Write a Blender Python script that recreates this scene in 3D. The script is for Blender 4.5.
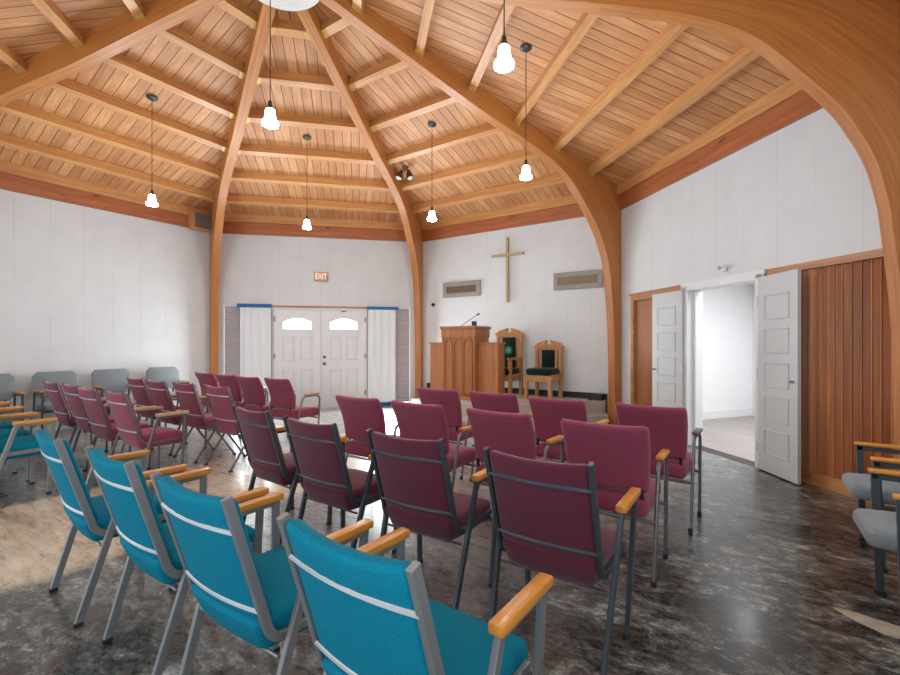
import bpy, bmesh, math, random
from mathutils import Vector, Matrix
random.seed(7)
for o in list(bpy.data.objects):
    bpy.data.objects.remove(o, do_unlink=True)
S = bpy.context.scene
COL = S.collection
PI = math.pi
# ------------------------------------------------------------------ room geometry
CX, CY = -1.69808, 4.46061            # centre of the octagonal hall
TH = 0.199879                         # rotation of the octagon
AP = 5.04756                           # apothem (centre to wall)
T22 = math.tan(PI / 8); C22 = math.cos(PI / 8)
RC = AP / C22
def deck_z(r): return 5.285 - 0.25 * r               # r measured along a corner line
def wall_n(a):
    t = math.radians(90 + a) + TH
    return Vector((math.cos(t), math.sin(t), 0))
def wall_r(a):
    n = wall_n(a); return Vector((n.y, -n.x, 0))
def wpos(a, u, z, d=0.0):
    return Vector((CX, CY, 0)) + wall_n(a) * (AP - d) + wall_r(a) * u + Vector((0, 0, z))
def wrot(a): return math.radians(a) + TH            # local x = right along wall, y = outward
# ------------------------------------------------------------------ camera
cam = bpy.data.cameras.new('camera'); camo = bpy.data.objects.new('camera', cam); COL.objects.link(camo)
camo.location = (0, 0, 1.35); camo.rotation_euler = (PI / 2, 0, 0)
cam.sensor_width = 36.0; cam.lens = 36.0 * 448.4 / 900.0; cam.shift_y = 5.8 / 900.0
cam.clip_start = 0.05
S.camera = camo
# ------------------------------------------------------------------ world, light, exposure
S.view_settings.view_transform = 'Standard'
S.view_settings.look = 'None'
S.view_settings.gamma = 1.0
S.view_settings.use_curve_mapping = False
S.view_settings.exposure = 0.30
W = bpy.data.worlds.new('world'); S.world = W; W.use_nodes = True
W.node_tree.nodes['Background'].inputs[0].default_value = (0.85, 0.92, 1.0, 1)
W.node_tree.nodes['Background'].inputs[1].default_value = 0.6
def area_light(name, loc, target, sx, sy, power, color=(1, 1, 1)):
    l = bpy.data.lights.new(name, 'AREA'); l.shape = 'RECTANGLE'; l.size = sx; l.size_y = sy
    l.energy = power; l.color = color
    o = bpy.data.objects.new(name, l); COL.objects.link(o); o.location = loc
    d = Vector(target) - Vector(loc)
    o.rotation_euler = d.to_track_quat('-Z', 'Y').to_euler()
    return o
# unseen fill lights added before the solid walls behind and beside the camera
for a_, w_, p_ in ((180, 3.0, 32), (135, 3.2, 66), (-135, 2.6, 10), (90, 3.0, 24)):
    q = wpos(a_, 0.0, 1.75, 0.08)
    area_light('window_daylight', q, q - wall_n(a_) * 3 + Vector((0, 0, 0.1)), w_, 2.3, p_, (0.80, 0.92, 1.0))
PEND = 150.0      # emission strength of the frosted shades
# daylight through the two side lights of the entrance
for u_ in (-1.30, 1.27):
    q = wpos(0, u_, 1.12, 0.30)
    area_light('entrance_daylight', q, q - wall_n(0) * 3 , 0.6, 1.7, 82, (0.85, 0.94, 1.0))
# ------------------------------------------------------------------ materials
def newmat(name):
    m = bpy.data.materials.new(name); m.use_nodes = True
    nt = m.node_tree; b = nt.nodes['Principled BSDF']
    return m, nt, b
def L(nt, a, b): nt.links.new(a, b)
def mathn(nt, op, a, b=None, c=None):
    n = nt.nodes.new('ShaderNodeMath'); n.operation = op
    for i, v in enumerate((a, b, c)):
        if v is None: continue
        if isinstance(v, (int, float)): n.inputs[i].default_value = v
        else: L(nt, v, n.inputs[i])
    return n.outputs[0]
def noise(nt, vec, scale, detail=4, rough=0.6, dist=0.0):
    n = nt.nodes.new('ShaderNodeTexNoise'); n.inputs['Scale'].default_value = scale
    n.inputs['Detail'].default_value = detail; n.inputs['Roughness'].default_value = rough
    n.inputs['Distortion'].default_value = dist
    if vec is not None: L(nt, vec, n.inputs['Vector'])
    return n.outputs['Fac']
def ramp(nt, fac, stops, interp='LINEAR'):
    r = nt.nodes.new('ShaderNodeValToRGB'); r.color_ramp.interpolation = interp
    e = r.color_ramp.elements
    while len(e) < len(stops): e.new(0.5)
    for i, (p, c) in enumerate(stops):
        e[i].position = p
        if isinstance(c, (int, float)): c = (c, c, c)
        e[i].color = (c[0], c[1], c[2], 1)
    L(nt, fac, r.inputs[0]); return r.outputs[0]
def mix(nt, fac, a, b, mode='MIX'):
    m = nt.nodes.new('ShaderNodeMix'); m.data_type = 'RGBA'; m.blend_type = mode
    if isinstance(fac, (int, float)): m.inputs[0].default_value = fac
    else: L(nt, fac, m.inputs[0])
    for i, v in ((6, a), (7, b)):
        if isinstance(v, tuple): m.inputs[i].default_value = (v[0], v[1], v[2], 1)
        else: L(nt, v, m.inputs[i])
    return m.outputs[2]
def texco(nt, kind='Object'):
    t = nt.nodes.new('ShaderNodeTexCoord'); return t.outputs[kind]
def mapping(nt, vec, scale=(1, 1, 1), loc=(0, 0, 0), rot=(0, 0, 0)):
    m = nt.nodes.new('ShaderNodeMapping'); L(nt, vec, m.inputs[0])
    m.inputs['Scale'].default_value = scale; m.inputs['Location'].default_value = loc; m.inputs['Rotation'].default_value = rot
    return m.outputs[0]
def bump(nt, b, h, strength=0.2, dist=0.01):
    n = nt.nodes.new('ShaderNodeBump'); n.inputs['Strength'].default_value = strength; n.inputs['Distance'].default_value = dist
    L(nt, h, n.inputs['Height']); L(nt, n.outputs[0], b.inputs['Normal'])
def plain(name, c, rough=0.5, metal=0.0, var=0.08, scale=6.0, emit=None, es=0.0, coat=0.0, spec=0.5):
    m, nt, b = newmat(name)
    f = noise(nt, texco(nt), scale)
    lo = tuple(x * (1 - var) for x in c); hi = tuple(min(1, x * (1 + var)) for x in c)
    L(nt, ramp(nt, f, [(0.3, lo), (0.7, hi)]), b.inputs['Base Color'])
    b.inputs['Roughness'].default_value = rough; b.inputs['Metallic'].default_value = metal
    b.inputs['Coat Weight'].default_value = coat; b.inputs['Specular IOR Level'].default_value = spec
    if emit: b.inputs['Emission Color'].default_value = (*emit, 1); b.inputs['Emission Strength'].default_value = es
    return m
def fabric(name, c, c2, scale=260, sheen=0.25, stren=0.35):
    m, nt, b = newmat(name)
    v = texco(nt)
    f = noise(nt, v, scale, 2, 0.7)
    g = noise(nt, v, 5.0, 3)
    col = ramp(nt, f, [(0.3, c), (0.75, c2)])
    col = mix(nt, mathn(nt, 'MULTIPLY', g, 0.25), col, tuple(x * 0.72 for x in c))
    L(nt, col, b.inputs['Base Color']); b.inputs['Roughness'].default_value = 0.9
    b.inputs['Specular IOR Level'].default_value = 0.2
    b.inputs['Sheen Weight'].default_value = sheen; b.inputs['Sheen Roughness'].default_value = 0.5
    bump(nt, b, f, stren, 0.002)
    return m
def wood(name, dark, light, axis='X', freq=26.0, stretch=0.06, rough=0.42, coat=0.15, uv=False, knots=False, sc=1.0, slat=0, off=0):
    """straight-grained timber; grain runs along axis of the object (or UV x)"""
    m, nt, b = newmat(name)
    v = texco(nt, 'UV' if uv else 'Object')
    s = {'X': (stretch, 1, 1), 'Y': (1, stretch, 1), 'Z': (1, 1, stretch)}[axis]
    v1 = mapping(nt, v, tuple(q * freq * sc for q in s))
    f = noise(nt, v1, 1.0, 5, 0.62, 0.6)
    v2 = mapping(nt, v, tuple(q * 5 * sc for q in s), (3.1, 1.7, 0.4))
    g = noise(nt, v2, 1.0, 3, 0.5)
    fine = noise(nt, mapping(nt, v, tuple(q * freq * 5 * sc for q in s)), 1.0, 2, 0.6)
    t = mathn(nt, 'ADD', mathn(nt, 'MULTIPLY', f, 0.6), mathn(nt, 'ADD', mathn(nt, 'MULTIPLY', g, 0.3), mathn(nt, 'MULTIPLY', fine, 0.12)))
    mid = tuple((a + c) / 2 for a, c in zip(dark, light))
    col = ramp(nt, t, [(0.34, dark), (0.5, mid), (0.66, light)])
    if knots:
        k = noise(nt, mapping(nt, v, (5.0, 12.0, 12.0)), 1.0, 1, 0.3)
        col = mix(nt, ramp(nt, k, [(0.74, 0.0), (0.80, 0.7)]), col, tuple(x * 0.25 for x in dark))
    if slat:      # every slat cut from a different board
        sp = nt.nodes.new('ShaderNodeSeparateXYZ'); L(nt, v, sp.inputs[0])
        wn = nt.nodes.new('ShaderNodeTexWhiteNoise'); wn.noise_dimensions = '1D'
        L(nt, mathn(nt, 'FLOOR', mathn(nt, 'DIVIDE', mathn(nt, 'ADD', sp.outputs[0], off + 0.004), slat)), wn.inputs['W'])
        col = mix(nt, 1.0, col, ramp(nt, wn.outputs['Value'], [(0.0, (0.72, 0.64, 0.60)), (1.0, (1.30, 1.38, 1.30))]), 'MULTIPLY')
    L(nt, col, b.inputs['Base Color'])
    b.inputs['Roughness'].default_value = rough; b.inputs['Coat Weight'].default_value = coat
    b.inputs['Coat Roughness'].default_value = 0.3
    bump(nt, b, t, 0.12, 0.004)
    return m
def deck_mat():
    """tongue-and-groove roof boards running up the slope (local y), one board every 0.13 m along local x"""
    m, nt, b = newmat('roof_boards')
    v = texco(nt)
    sep = nt.nodes.new('ShaderNodeSeparateXYZ'); L(nt, v, sep.inputs[0])
    xs = mathn(nt, 'DIVIDE', sep.outputs[0], 0.13)
    idx = mathn(nt, 'FLOOR', xs); fr = mathn(nt, 'FRACT', xs)
    wn = nt.nodes.new('ShaderNodeTexWhiteNoise'); wn.noise_dimensions = '1D'; L(nt, idx, wn.inputs['W'])
    comb = nt.nodes.new('ShaderNodeCombineXYZ')
    L(nt, mathn(nt, 'ADD', sep.outputs[0], 0.0), comb.inputs[0])
    L(nt, mathn(nt, 'ADD', mathn(nt, 'MULTIPLY', sep.outputs[1], 0.10), mathn(nt, 'MULTIPLY', wn.outputs['Value'], 37.0)), comb.inputs[1])
    f = noise(nt, mapping(nt, comb.outputs[0], (30, 22, 1)), 1.0, 4, 0.62, 1.2)
    big = noise(nt, mapping(nt, comb.outputs[0], (5, 12, 1)), 1.0, 3, 0.5)
    t = mathn(nt, 'ADD', mathn(nt, 'MULTIPLY', f, 0.55), mathn(nt, 'ADD', mathn(nt, 'MULTIPLY', big, 0.25), mathn(nt, 'MULTIPLY', wn.outputs['Value'], 0.17)))
    col = ramp(nt, t, [(0.30, (0.42, 0.175, 0.062)), (0.52, (0.61, 0.29, 0.120)), (0.68, (0.78, 0.435, 0.20))])
    dk = noise(nt, mapping(nt, v, (3.0, 2.2, 1)), 1.0, 2, 0.4)
    kk = mathn(nt, 'MULTIPLY', ramp(nt, dk, [(0.70, 0.0), (0.78, 0.7)]), ramp(nt, wn.outputs['Value'], [(0.7, 0.0), (0.75, 1.0)]))
    col = mix(nt, kk, col, (0.12, 0.055, 0.03))
    edge = mathn(nt, 'ABSOLUTE', mathn(nt, 'SUBTRACT', fr, 0.5))
    gv = ramp(nt, edge, [(0.455, 0.0), (0.478, 1.0)])
    col = mix(nt, mathn(nt, 'MULTIPLY', gv, 0.85), col, (0.085, 0.030, 0.010))
    L(nt, col, b.inputs['Base Color']); b.inputs['Roughness'].default_value = 0.5
    bump(nt, b, mathn(nt, 'SUBTRACT', 1.0, gv), 0.6, 0.01)
    return m
def wall_mat():
    """white painted block wall, stack bond 0.41 x 0.20 m, joints almost filled by paint"""
    m, nt, b = newmat('painted_block')
    v = texco(nt)
    sep = nt.nodes.new('ShaderNodeSeparateXYZ'); L(nt, v, sep.inputs[0])
    def joint(s, pitch, w, off=0.0):
        fr = mathn(nt, 'FRACT', mathn(nt, 'DIVIDE', mathn(nt, 'ADD', s, off), pitch))
        e = mathn(nt, 'ABSOLUTE', mathn(nt, 'SUBTRACT', fr, 0.5))
        return ramp(nt, e, [(0.5 - 2 * w, 0.0), (0.5 - w, 1.0)])
    jv = joint(sep.outputs[0], 0.41, 0.010, 0.02); jh = joint(sep.outputs[2], 0.205, 0.014)
    fade = noise(nt, v, 1.4, 2)
    a = mathn(nt, 'MULTIPLY', jv, ramp(nt, fade, [(0.35, 0.02), (0.65, 0.34)]))
    h = mathn(nt, 'MULTIPLY', jh, ramp(nt, fade, [(0.4, 0.02), (0.7, 0.14)]))
    j = mathn(nt, 'MAXIMUM', a, h)
    n = noise(nt, v, 2.2, 4)
    col = ramp(nt, n, [(0.3, (0.655, 0.668, 0.672)), (0.7, (0.715, 0.73, 0.735))])
    col = mix(nt, j, col, (0.42, 0.42, 0.41))
    L(nt, col, b.inputs['Base Color']); b.inputs['Roughness'].default_value = 0.6
    bump(nt, b, mathn(nt, 'SUBTRACT', mathn(nt, 'MULTIPLY', noise(nt, v, 60, 3), 0.3), j), 0.25, 0.004)
    return m
def floor_mat():
    m, nt, b = newmat('stripped_floor')
    v = texco(nt)
    rot = mapping(nt, v, (1, 1, 1), (0, 0, 0), (0, 0, math.radians(34.15)))   # x' across the rows, y' towards the platform
    sep = nt.nodes.new('ShaderNodeSeparateXYZ'); L(nt, rot, sep.inputs[0])
    wob = mathn(nt, 'MULTIPLY', mathn(nt, 'SUBTRACT', noise(nt, v, 1.6, 4, 0.65), 0.5), 0.5)
    st = mapping(nt, rot, (1.0, 1.7, 1))
    n1 = noise(nt, st, 1.3, 7, 0.72, 0.9)
    n2 = noise(nt, mapping(nt, rot, (2.4, 4.2, 1), (4, 2, 0)), 1.9, 7, 0.78, 0.9)
    n3 = noise(nt, mapping(nt, rot, (12, 20, 1), (1, 7, 0)), 1.0, 5, 0.78, 0.4)
    nf = noise(nt, v, 42, 6, 0.85)
    t = mathn(nt, 'ADD', mathn(nt, 'ADD', mathn(nt, 'MULTIPLY', n1, 0.30), mathn(nt, 'MULTIPLY', n2, 0.32)),
              mathn(nt, 'ADD', mathn(nt, 'MULTIPLY', n3, 0.26), mathn(nt, 'MULTIPLY', nf, 0.20)))
    col = ramp(nt, t, [(0.475, (0.006, 0.006, 0.005)), (0.52, (0.024, 0.026, 0.025)), (0.555, (0.080, 0.085, 0.082)), (0.59, (0.225, 0.230, 0.215)), (0.64, (0.62, 0.60, 0.52))])
    # rusty and greenish residues
    r = noise(nt, mapping(nt, rot, (2.6, 7.0, 1), (9, 3, 0)), 1.5, 5, 0.7, 1.0)
    col = mix(nt, mathn(nt, 'MULTIPLY', ramp(nt, r, [(0.55, 0.0), (0.62, 1.0)]), 0.26), col, (0.17, 0.10, 0.045))
    g = noise(nt, mapping(nt, rot, (1.1, 2.4, 1), (2, 13, 0)), 1.7, 5, 0.7, 1.0)
    col = mix(nt, mathn(nt, 'MULTIPLY', ramp(nt, g, [(0.58, 0.0), (0.68, 1.0)]), 0.4), col, (0.12, 0.125, 0.085))
    # light flecks of old adhesive
    fl = noise(nt, mapping(nt, rot, (8, 15, 1), (0, 1, 0)), 2.2, 6, 0.8, 0.3)
    col = mix(nt, mathn(nt, 'MULTIPLY', ramp(nt, fl, [(0.61, 0.0), (0.66, 1.0)]), 0.75), col, (0.55, 0.50, 0.40))
    # pale grey zone between the rows; towards the entrance, reflected light painted in
    zx = mathn(nt, 'ADD', sep.outputs[1], mathn(nt, 'MULTIPLY', wob, 2.5))
    zone = nt.nodes.new('ShaderNodeMapRange'); zone.interpolation_type = 'SMOOTHSTEP'
    L(nt, zx, zone.inputs[0]); zone.inputs[1].default_value = 0.0; zone.inputs[2].default_value = 4.2
    side = nt.nodes.new('ShaderNodeMapRange'); side.interpolation_type = 'SMOOTHSTEP'
    L(nt, mathn(nt, 'ADD', sep.outputs[0], wob), side.inputs[0]); side.inputs[1].default_value = -0.2; side.inputs[2].default_value = -1.8
    pale = mix(nt, t, (0.16, 0.155, 0.145), (0.62, 0.60, 0.56))
    col = mix(nt, mathn(nt, 'MULTIPLY', mathn(nt, 'MULTIPLY', zone.outputs[0], side.outputs[0]), 0.75), col, pale)
    # beige aisle of bare sheathing between the two seating blocks
    ax = mathn(nt, 'ADD', sep.outputs[0], mathn(nt, 'MULTIPLY', wob, 0.6))
    aisle = mathn(nt, 'MULTIPLY', ramp(nt, mathn(nt, 'ADD', mathn(nt, 'MULTIPLY', ax, 0.1), 1.0), [(0.488, 0.0), (0.497, 1.0), (0.655, 1.0), (0.668, 0.0)]), 1.0)
    at = mathn(nt, 'ADD', mathn(nt, 'MULTIPLY', noise(nt, mapping(nt, rot, (0.9, 6.0, 1), (5, 5, 0)), 1.6, 6, 0.7, 1.2), 0.7), mathn(nt, 'MULTIPLY', nf, 0.3))
    acol = ramp(nt, at, [(0.38, (0.25, 0.195, 0.13)), (0.47, (0.56, 0.46, 0.33)), (0.60, (0.76, 0.67, 0.52))])
    col = mix(nt, mathn(nt, 'MULTIPLY', aisle, 0.93), col, acol)
    b.inputs['Coat Weight'].default_value = 0.35; b.inputs['Coat Roughness'].default_value = 0.16
    L(nt, col, b.inputs['Base Color'])
    rr = nt.nodes.new('ShaderNodeMapRange'); L(nt, t, rr.inputs[0]); rr.inputs[1].default_value = 0.38; rr.inputs[2].default_value = 0.68
    rr.inputs[3].default_value = 0.20; rr.inputs[4].default_value = 0.38
    L(nt, rr.outputs[0], b.inputs['Roughness'])
    bump(nt, b, t, 0.18, 0.008)
    return m
M = {}
M['wall'] = wall_mat(); M['deck'] = deck_mat(); M['floor'] = floor_mat()
M['arch'] = wood('glulam', (0.37, 0.118, 0.022), (0.63, 0.265, 0.072), 'X', 30, 0.035, 0.45, 0.05, uv=True)
M['purlin'] = wood('purlin_pine', (0.43, 0.165, 0.045), (0.73, 0.37, 0.135), 'X', 24, 0.06)
M['fascia'] = wood('fascia_cedar', (0.27, 0.070, 0.022), (0.52, 0.170, 0.060), 'X', 18, 0.07, knots=True)
M['acc_plain'] = wood('panel_mahogany', (0.24, 0.075, 0.022), (0.44, 0.165, 0.055), 'Z', 22, 0.05)
M['acc'] = wood('partition_mahogany', (0.26, 0.074, 0.018), (0.56, 0.205, 0.060), 'Z', 22, 0.05, slat=0.0763, off=-0.73)
M['trimwood'] = wood('trim_wood', (0.34, 0.125, 0.040), (0.58, 0.27, 0.11), 'X', 22, 0.06)
M['plinth'] = wood('plinth_wood', (0.42, 0.16, 0.045), (0.66, 0.31, 0.10), 'X', 22, 0.06)
M['pulpit'] = wood('pulpit_oak', (0.29, 0.096, 0.027), (0.51, 0.205, 0.066), 'Z', 26, 0.05)
M['throne'] = wood('throne_oak', (0.34, 0.135, 0.035), (0.62, 0.30, 0.095), 'Z', 26, 0.05)
M['oak'] = wood('armrest_oak', (0.58, 0.20, 0.022), (0.86, 0.38, 0.055), 'Y', 40, 0.05, 0.35, 0.3)
M['oakpale'] = wood('armrest_pale', (0.46, 0.26, 0.13), (0.66, 0.42, 0.24), 'Y', 40, 0.05, 0.4, 0.2)
M['oakdark'] = wood('armrest_walnut', (0.10, 0.06, 0.04), (0.20, 0.13, 0.09), 'Y', 40, 0.05, 0.4, 0.2)
M['teal'] = fabric('teal_fabric', (0.0003, 0.145, 0.235), (0.0006, 0.270, 0.400), 260, 0.0)
M['burg'] = fabric('burgundy_fabric', (0.220, 0.032, 0.070), (0.360, 0.072, 0.125))
M['plum'] = fabric('dark_plum_fabric', (0.095, 0.012, 0.030), (0.165, 0.027, 0.055))  # burgundy darkened, shade on the square framed backs put into the colour
M['greyf'] = fabric('grey_fabric', (0.190, 0.220, 0.240), (0.295, 0.33, 0.355))
M['velvet'] = fabric('green_velvet', (0.001, 0.010, 0.007), (0.003, 0.026, 0.018), 200, 0.1)
M['steel'] = plain('grey_steel', (0.30, 0.31, 0.32), 0.36, 0.55)
M['steeldark'] = plain('slate_steel', (0.080, 0.098, 0.115), 0.33, 0.5)
M['chrome'] = plain('tube_steel', (0.19, 0.19, 0.195), 0.3, 0.65)
M['barsteel'] = plain('bright_bar', (0.72, 0.74, 0.76), 0.3, 0.5)
M['barblue'] = plain('slate_bar', (0.13, 0.17, 0.21), 0.25, 0.6)
M['midsteel'] = plain('mid_grey_steel', (0.17, 0.17, 0.175), 0.35, 0.55)
M['black'] = plain('black_plastic', (0.012, 0.012, 0.013), 0.5)
M['rubber'] = plain('rubber', (0.02, 0.02, 0.02), 0.7)
M['bronze'] = plain('bronze_metal', (0.10, 0.065, 0.035), 0.4, 0.6)
M['white'] = plain('white_paint', (0.76, 0.77, 0.78), 0.4, var=0.02)
M['greywhite'] = plain('grey_white_paint', (0.58, 0.60, 0.60), 0.4, var=0.02)
M['groove'] = plain('panel_groove', (0.48, 0.49, 0.50), 0.5)
M['ringm'] = plain('ring_paint', (0.70, 0.66, 0.64), 0.5)
M['gold'] = plain('brass_hanger', (0.66, 0.44, 0.13), 0.4, 0.35)  # steel hangers, the warm light on them painted in as gold
M['goldwood'] = wood('gilded_wood', (0.36, 0.24, 0.09), (0.60, 0.45, 0.22), 'Z', 22, 0.06)
M['crossdark'] = plain('cross_edge', (0.20, 0.13, 0.06), 0.5)
M['vent'] = plain('vent_frame', (0.30, 0.27, 0.25), 0.5)
M['ventin'] = plain('vent_grille', (0.40, 0.32, 0.19), 0.5)
M['ventdark'] = plain('vent_grille_dark', (0.27, 0.19, 0.11), 0.5)
M['blue'] = plain('blue_cloth', (0.015, 0.155, 0.38), 0.7)
M['platform'] = plain('platform_carpet', (0.44, 0.39, 0.33), 0.9, scale=40, var=0.12)
M['greywood'] = wood('grey_plank', (0.24, 0.205, 0.195), (0.38, 0.335, 0.32), 'X', 18, 0.06, 0.45)
M['roomwall'] = plain('white_room_wall', (0.80, 0.81, 0.82), 0.6, var=0.02)
M['speaker'] = plain('speaker_cloth', (0.16, 0.125, 0.10), 0.85)
M['scrap'] = plain('bare_patch', (0.52, 0.46, 0.36), 0.7, var=0.2, scale=14)
M['cord'] = plain('cord', (0.03, 0.03, 0.03), 0.5)
M['screen'] = plain('canopy_metal', (0.045, 0.055, 0.06), 0.4, 0.4)
M['lite'] = plain('daylit_glass', (0.9, 0.95, 1.0), 0.2, emit=(0.93, 0.97, 1.0), es=1.6)
m_, nt_, b_ = newmat('frosted_shade')
b_.inputs['Base Color'].default_value = (0.95, 0.95, 0.95, 1); b_.inputs['Roughness'].default_value = 0.3
b_.inputs['Emission Color'].default_value = (0.84, 0.94, 1.0, 1); b_.inputs['Emission Strength'].default_value = PEND
M['shade'] = m_
m_, nt_, b_ = newmat('exit_letters')
b_.inputs['Base Color'].default_value = (1, 0.6, 0.4, 1); b_.inputs['Emission Color'].default_value = (1.0, 0.55, 0.36, 1); b_.inputs['Emission Strength'].default_value = 0.85
M['exitl'] = m_
M['exitb'] = plain('exit_plate', (0.44, 0.28, 0.21), 0.4)
M['lamp'] = plain('lamp_lens', (0.75, 0.70, 0.62), 0.2)
def sheer():
    m, nt, b = newmat('sheer_curtain')
    v = texco(nt)
    sep = nt.nodes.new('ShaderNodeSeparateXYZ'); L(nt, v, sep.inputs[0])
    b.inputs['Base Color'].default_value = (0.90, 0.96, 0.98, 1); b.inputs['Roughness'].default_value = 0.9
    tr = nt.nodes.new('ShaderNodeBsdfTranslucent'); tr.inputs[0].default_value = (0.9, 0.93, 0.93, 1)
    tp = nt.nodes.new('ShaderNodeBsdfTransparent')
    m1 = nt.nodes.new('ShaderNodeMixShader'); m1.inputs[0].default_value = 0.12
    L(nt, b.outputs[0], m1.inputs[1]); L(nt, tr.outputs[0], m1.inputs[2])
    m2 = nt.nodes.new('ShaderNodeMixShader')
    w = noise(nt, v, 700, 1)
    L(nt, ramp(nt, w, [(0.4, 0.0), (0.6, 0.05)]), m2.inputs[0])
    L(nt, m1.outputs[0], m2.inputs[1]); L(nt, tp.outputs[0], m2.inputs[2])
    L(nt, m2.outputs[0], nt.nodes['Material Output'].inputs[0])
    return m
M['sheer'] = sheer()
def blind():
    m, nt, b = newmat('pleated_blind')
    b.inputs['Base Color'].default_value = (0.54, 0.50, 0.52, 1); b.inputs['Roughness'].default_value = 0.8
    return m
M['blind'] = blind()

# ------------------------------------------------------------------ mesh helpers
class MB:
    def __init__(s): s.v = []; s.f = []; s.uv = []
    def add(s, vs, fs, uv=None):
        o = len(s.v); s.v += [Vector(v) for v in vs]; s.f += [tuple(i + o for i in f) for f in fs]
        s.uv += (uv if uv else [(0, 0)] * len(vs)); return s
    def box(s, x0, x1, y0, y1, z0, z1):
        return s.add([(x0, y0, z0), (x1, y0, z0), (x1, y1, z0), (x0, y1, z0), (x0, y0, z1), (x1, y0, z1), (x1, y1, z1), (x0, y1, z1)],
                     [(0, 3, 2, 1), (4, 5, 6, 7), (0, 1, 5, 4), (1, 2, 6, 5), (2, 3, 7, 6), (3, 0, 4, 7)])
    def rbox(s, x0, x1, y0, y1, z0, z1, r=0.01, seg=2, fn=None, cuts=0):
        bm = bmesh.new(); bmesh.ops.create_cube(bm, size=1)
        for v in bm.verts: v.co = Vector(((x0 + x1) / 2 + v.co.x * (x1 - x0), (y0 + y1) / 2 + v.co.y * (y1 - y0), (z0 + z1) / 2 + v.co.z * (z1 - z0)))
        bmesh.ops.bevel(bm, geom=bm.edges[:], offset=r, segments=seg, profile=0.5, affect='EDGES')
        if cuts:
            for ax, lo, hi in ((0, x0, x1), (2, z0, z1), (1, y0, y1)):
                for k in range(1, cuts):
                    p = Vector((0, 0, 0)); p[ax] = lo + (hi - lo) * k / cuts; n = Vector((0, 0, 0)); n[ax] = 1
                    bmesh.ops.bisect_plane(bm, geom=bm.verts[:] + bm.edges[:] + bm.faces[:], plane_co=p, plane_no=n)
        bm.verts.index_update()
        vs = [v.co.copy() for v in bm.verts]
        if fn: vs = [Vector(fn(v)) for v in vs]
        s.add(vs, [tuple(v.index for v in f.verts) for f in bm.faces]); bm.free(); return s
    def sweep(s, path, prof, side=None, caps=True):
        """prof: list of (a,b) in (side, normal) axes"""
        path = [Vector(p) for p in path]; n = len(path); k = len(prof); vs = []
        for i in range(n):
            t = (path[min(i + 1, n - 1)] - path[max(i - 1, 0)]).normalized()
            if side is not None: sd = Vector(side)
            else:
                sd = t.cross(Vector((0, 0, 1)))
                if sd.length < 1e-4: sd = Vector((1, 0, 0))
            sd = (sd - t * sd.dot(t)).normalized(); nm = sd.cross(t).normalized()
            sc = 1.0
            if 0 < i < n - 1:
                d1 = (path[i] - path[i - 1]).normalized(); d2 = (path[i + 1] - path[i]).normalized()
                sc = 1.0 / max(0.5, math.cos(d1.angle(d2, 0) / 2))
            vs += [path[i] + sd * a + nm * b * sc for a, b in prof]
        fs = [(i * k + j, i * k + (j + 1) % k, (i + 1) * k + (j + 1) % k, (i + 1) * k + j) for i in range(n - 1) for j in range(k)]
        if caps: fs += [tuple(range(k))[::-1], tuple((n - 1) * k + j for j in range(k))]
        return s.add(vs, fs)
    def tube(s, path, r, seg=8, side=None):
        return s.sweep(path, [(r * math.cos(2 * PI * j / seg), r * math.sin(2 * PI * j / seg)) for j in range(seg)], side)
    def bar(s, path, w, h, side=None, ch=0.003):
        a, b = w / 2, h / 2; c = min(ch, a * 0.5, b * 0.5)
        return s.sweep(path, [(-a, -b + c), (-a + c, -b), (a - c, -b), (a, -b + c), (a, b - c), (a - c, b), (-a + c, b), (-a, b - c)], side)
    def lathe(s, prof, seg=24, c=(0, 0, 0), cap=False):
        k = len(prof); vs = []
        for j in range(seg):
            t = 2 * PI * j / seg
            vs += [(c[0] + r * math.cos(t), c[1] + r * math.sin(t), c[2] + z) for r, z in prof]
        fs = [(j * k + i, ((j + 1) % seg) * k + i, ((j + 1) % seg) * k + i + 1, j * k + i + 1) for j in range(seg) for i in range(k - 1)]
        if cap: fs += [tuple(j * k for j in range(seg))[::-1], tuple(j * k + k - 1 for j in range(seg))]
        return s.add(vs, fs)
    def prism(s, poly, y0, y1, axis='Y'):
        """poly in (x,z) extruded along y (or in (x,y) along z when axis Z)"""
        n = len(poly)
        if axis == 'Y': vs = [(x, y0, z) for x, z in poly] + [(x, y1, z) for x, z in poly]
        elif axis == 'X': vs = [(y0, x, z) for x, z in poly] + [(y1, x, z) for x, z in poly]
        else: vs = [(x, z, y0) for x, z in poly] + [(x, z, y1) for x, z in poly]
        fs = [tuple(range(n)), tuple(range(2 * n - 1, n - 1, -1))] + [(i, i + n, (i + 1) % n + n, (i + 1) % n) for i in range(n)]
        return s.add(vs, fs)
    def build(s, name, mt, parent=None, smooth=False, xf=None, ang=40):
        me = bpy.data.meshes.new(name)
        vs = [(xf @ v) for v in s.v] if xf is not None else s.v
        me.from_pydata([tuple(v) for v in vs], [], s.f)
        bm = bmesh.new(); bm.from_mesh(me); bmesh.ops.recalc_face_normals(bm, faces=bm.faces[:]); bm.to_mesh(me); bm.free()
        if any(u != (0, 0) for u in s.uv):
            ul = me.uv_layers.new(name='UVMap')
            for lp in me.loops: ul.data[lp.index].uv = s.uv[lp.vertex_index]
        me.materials.append(M[mt] if isinstance(mt, str) else mt)
        if smooth:
            for p in me.polygons: p.use_smooth = True
            try: me.set_sharp_from_angle(angle=math.radians(ang))
            except Exception: pass
        o = bpy.data.objects.new(name, me); COL.objects.link(o)
        if parent: o.parent = parent
        return o
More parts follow.
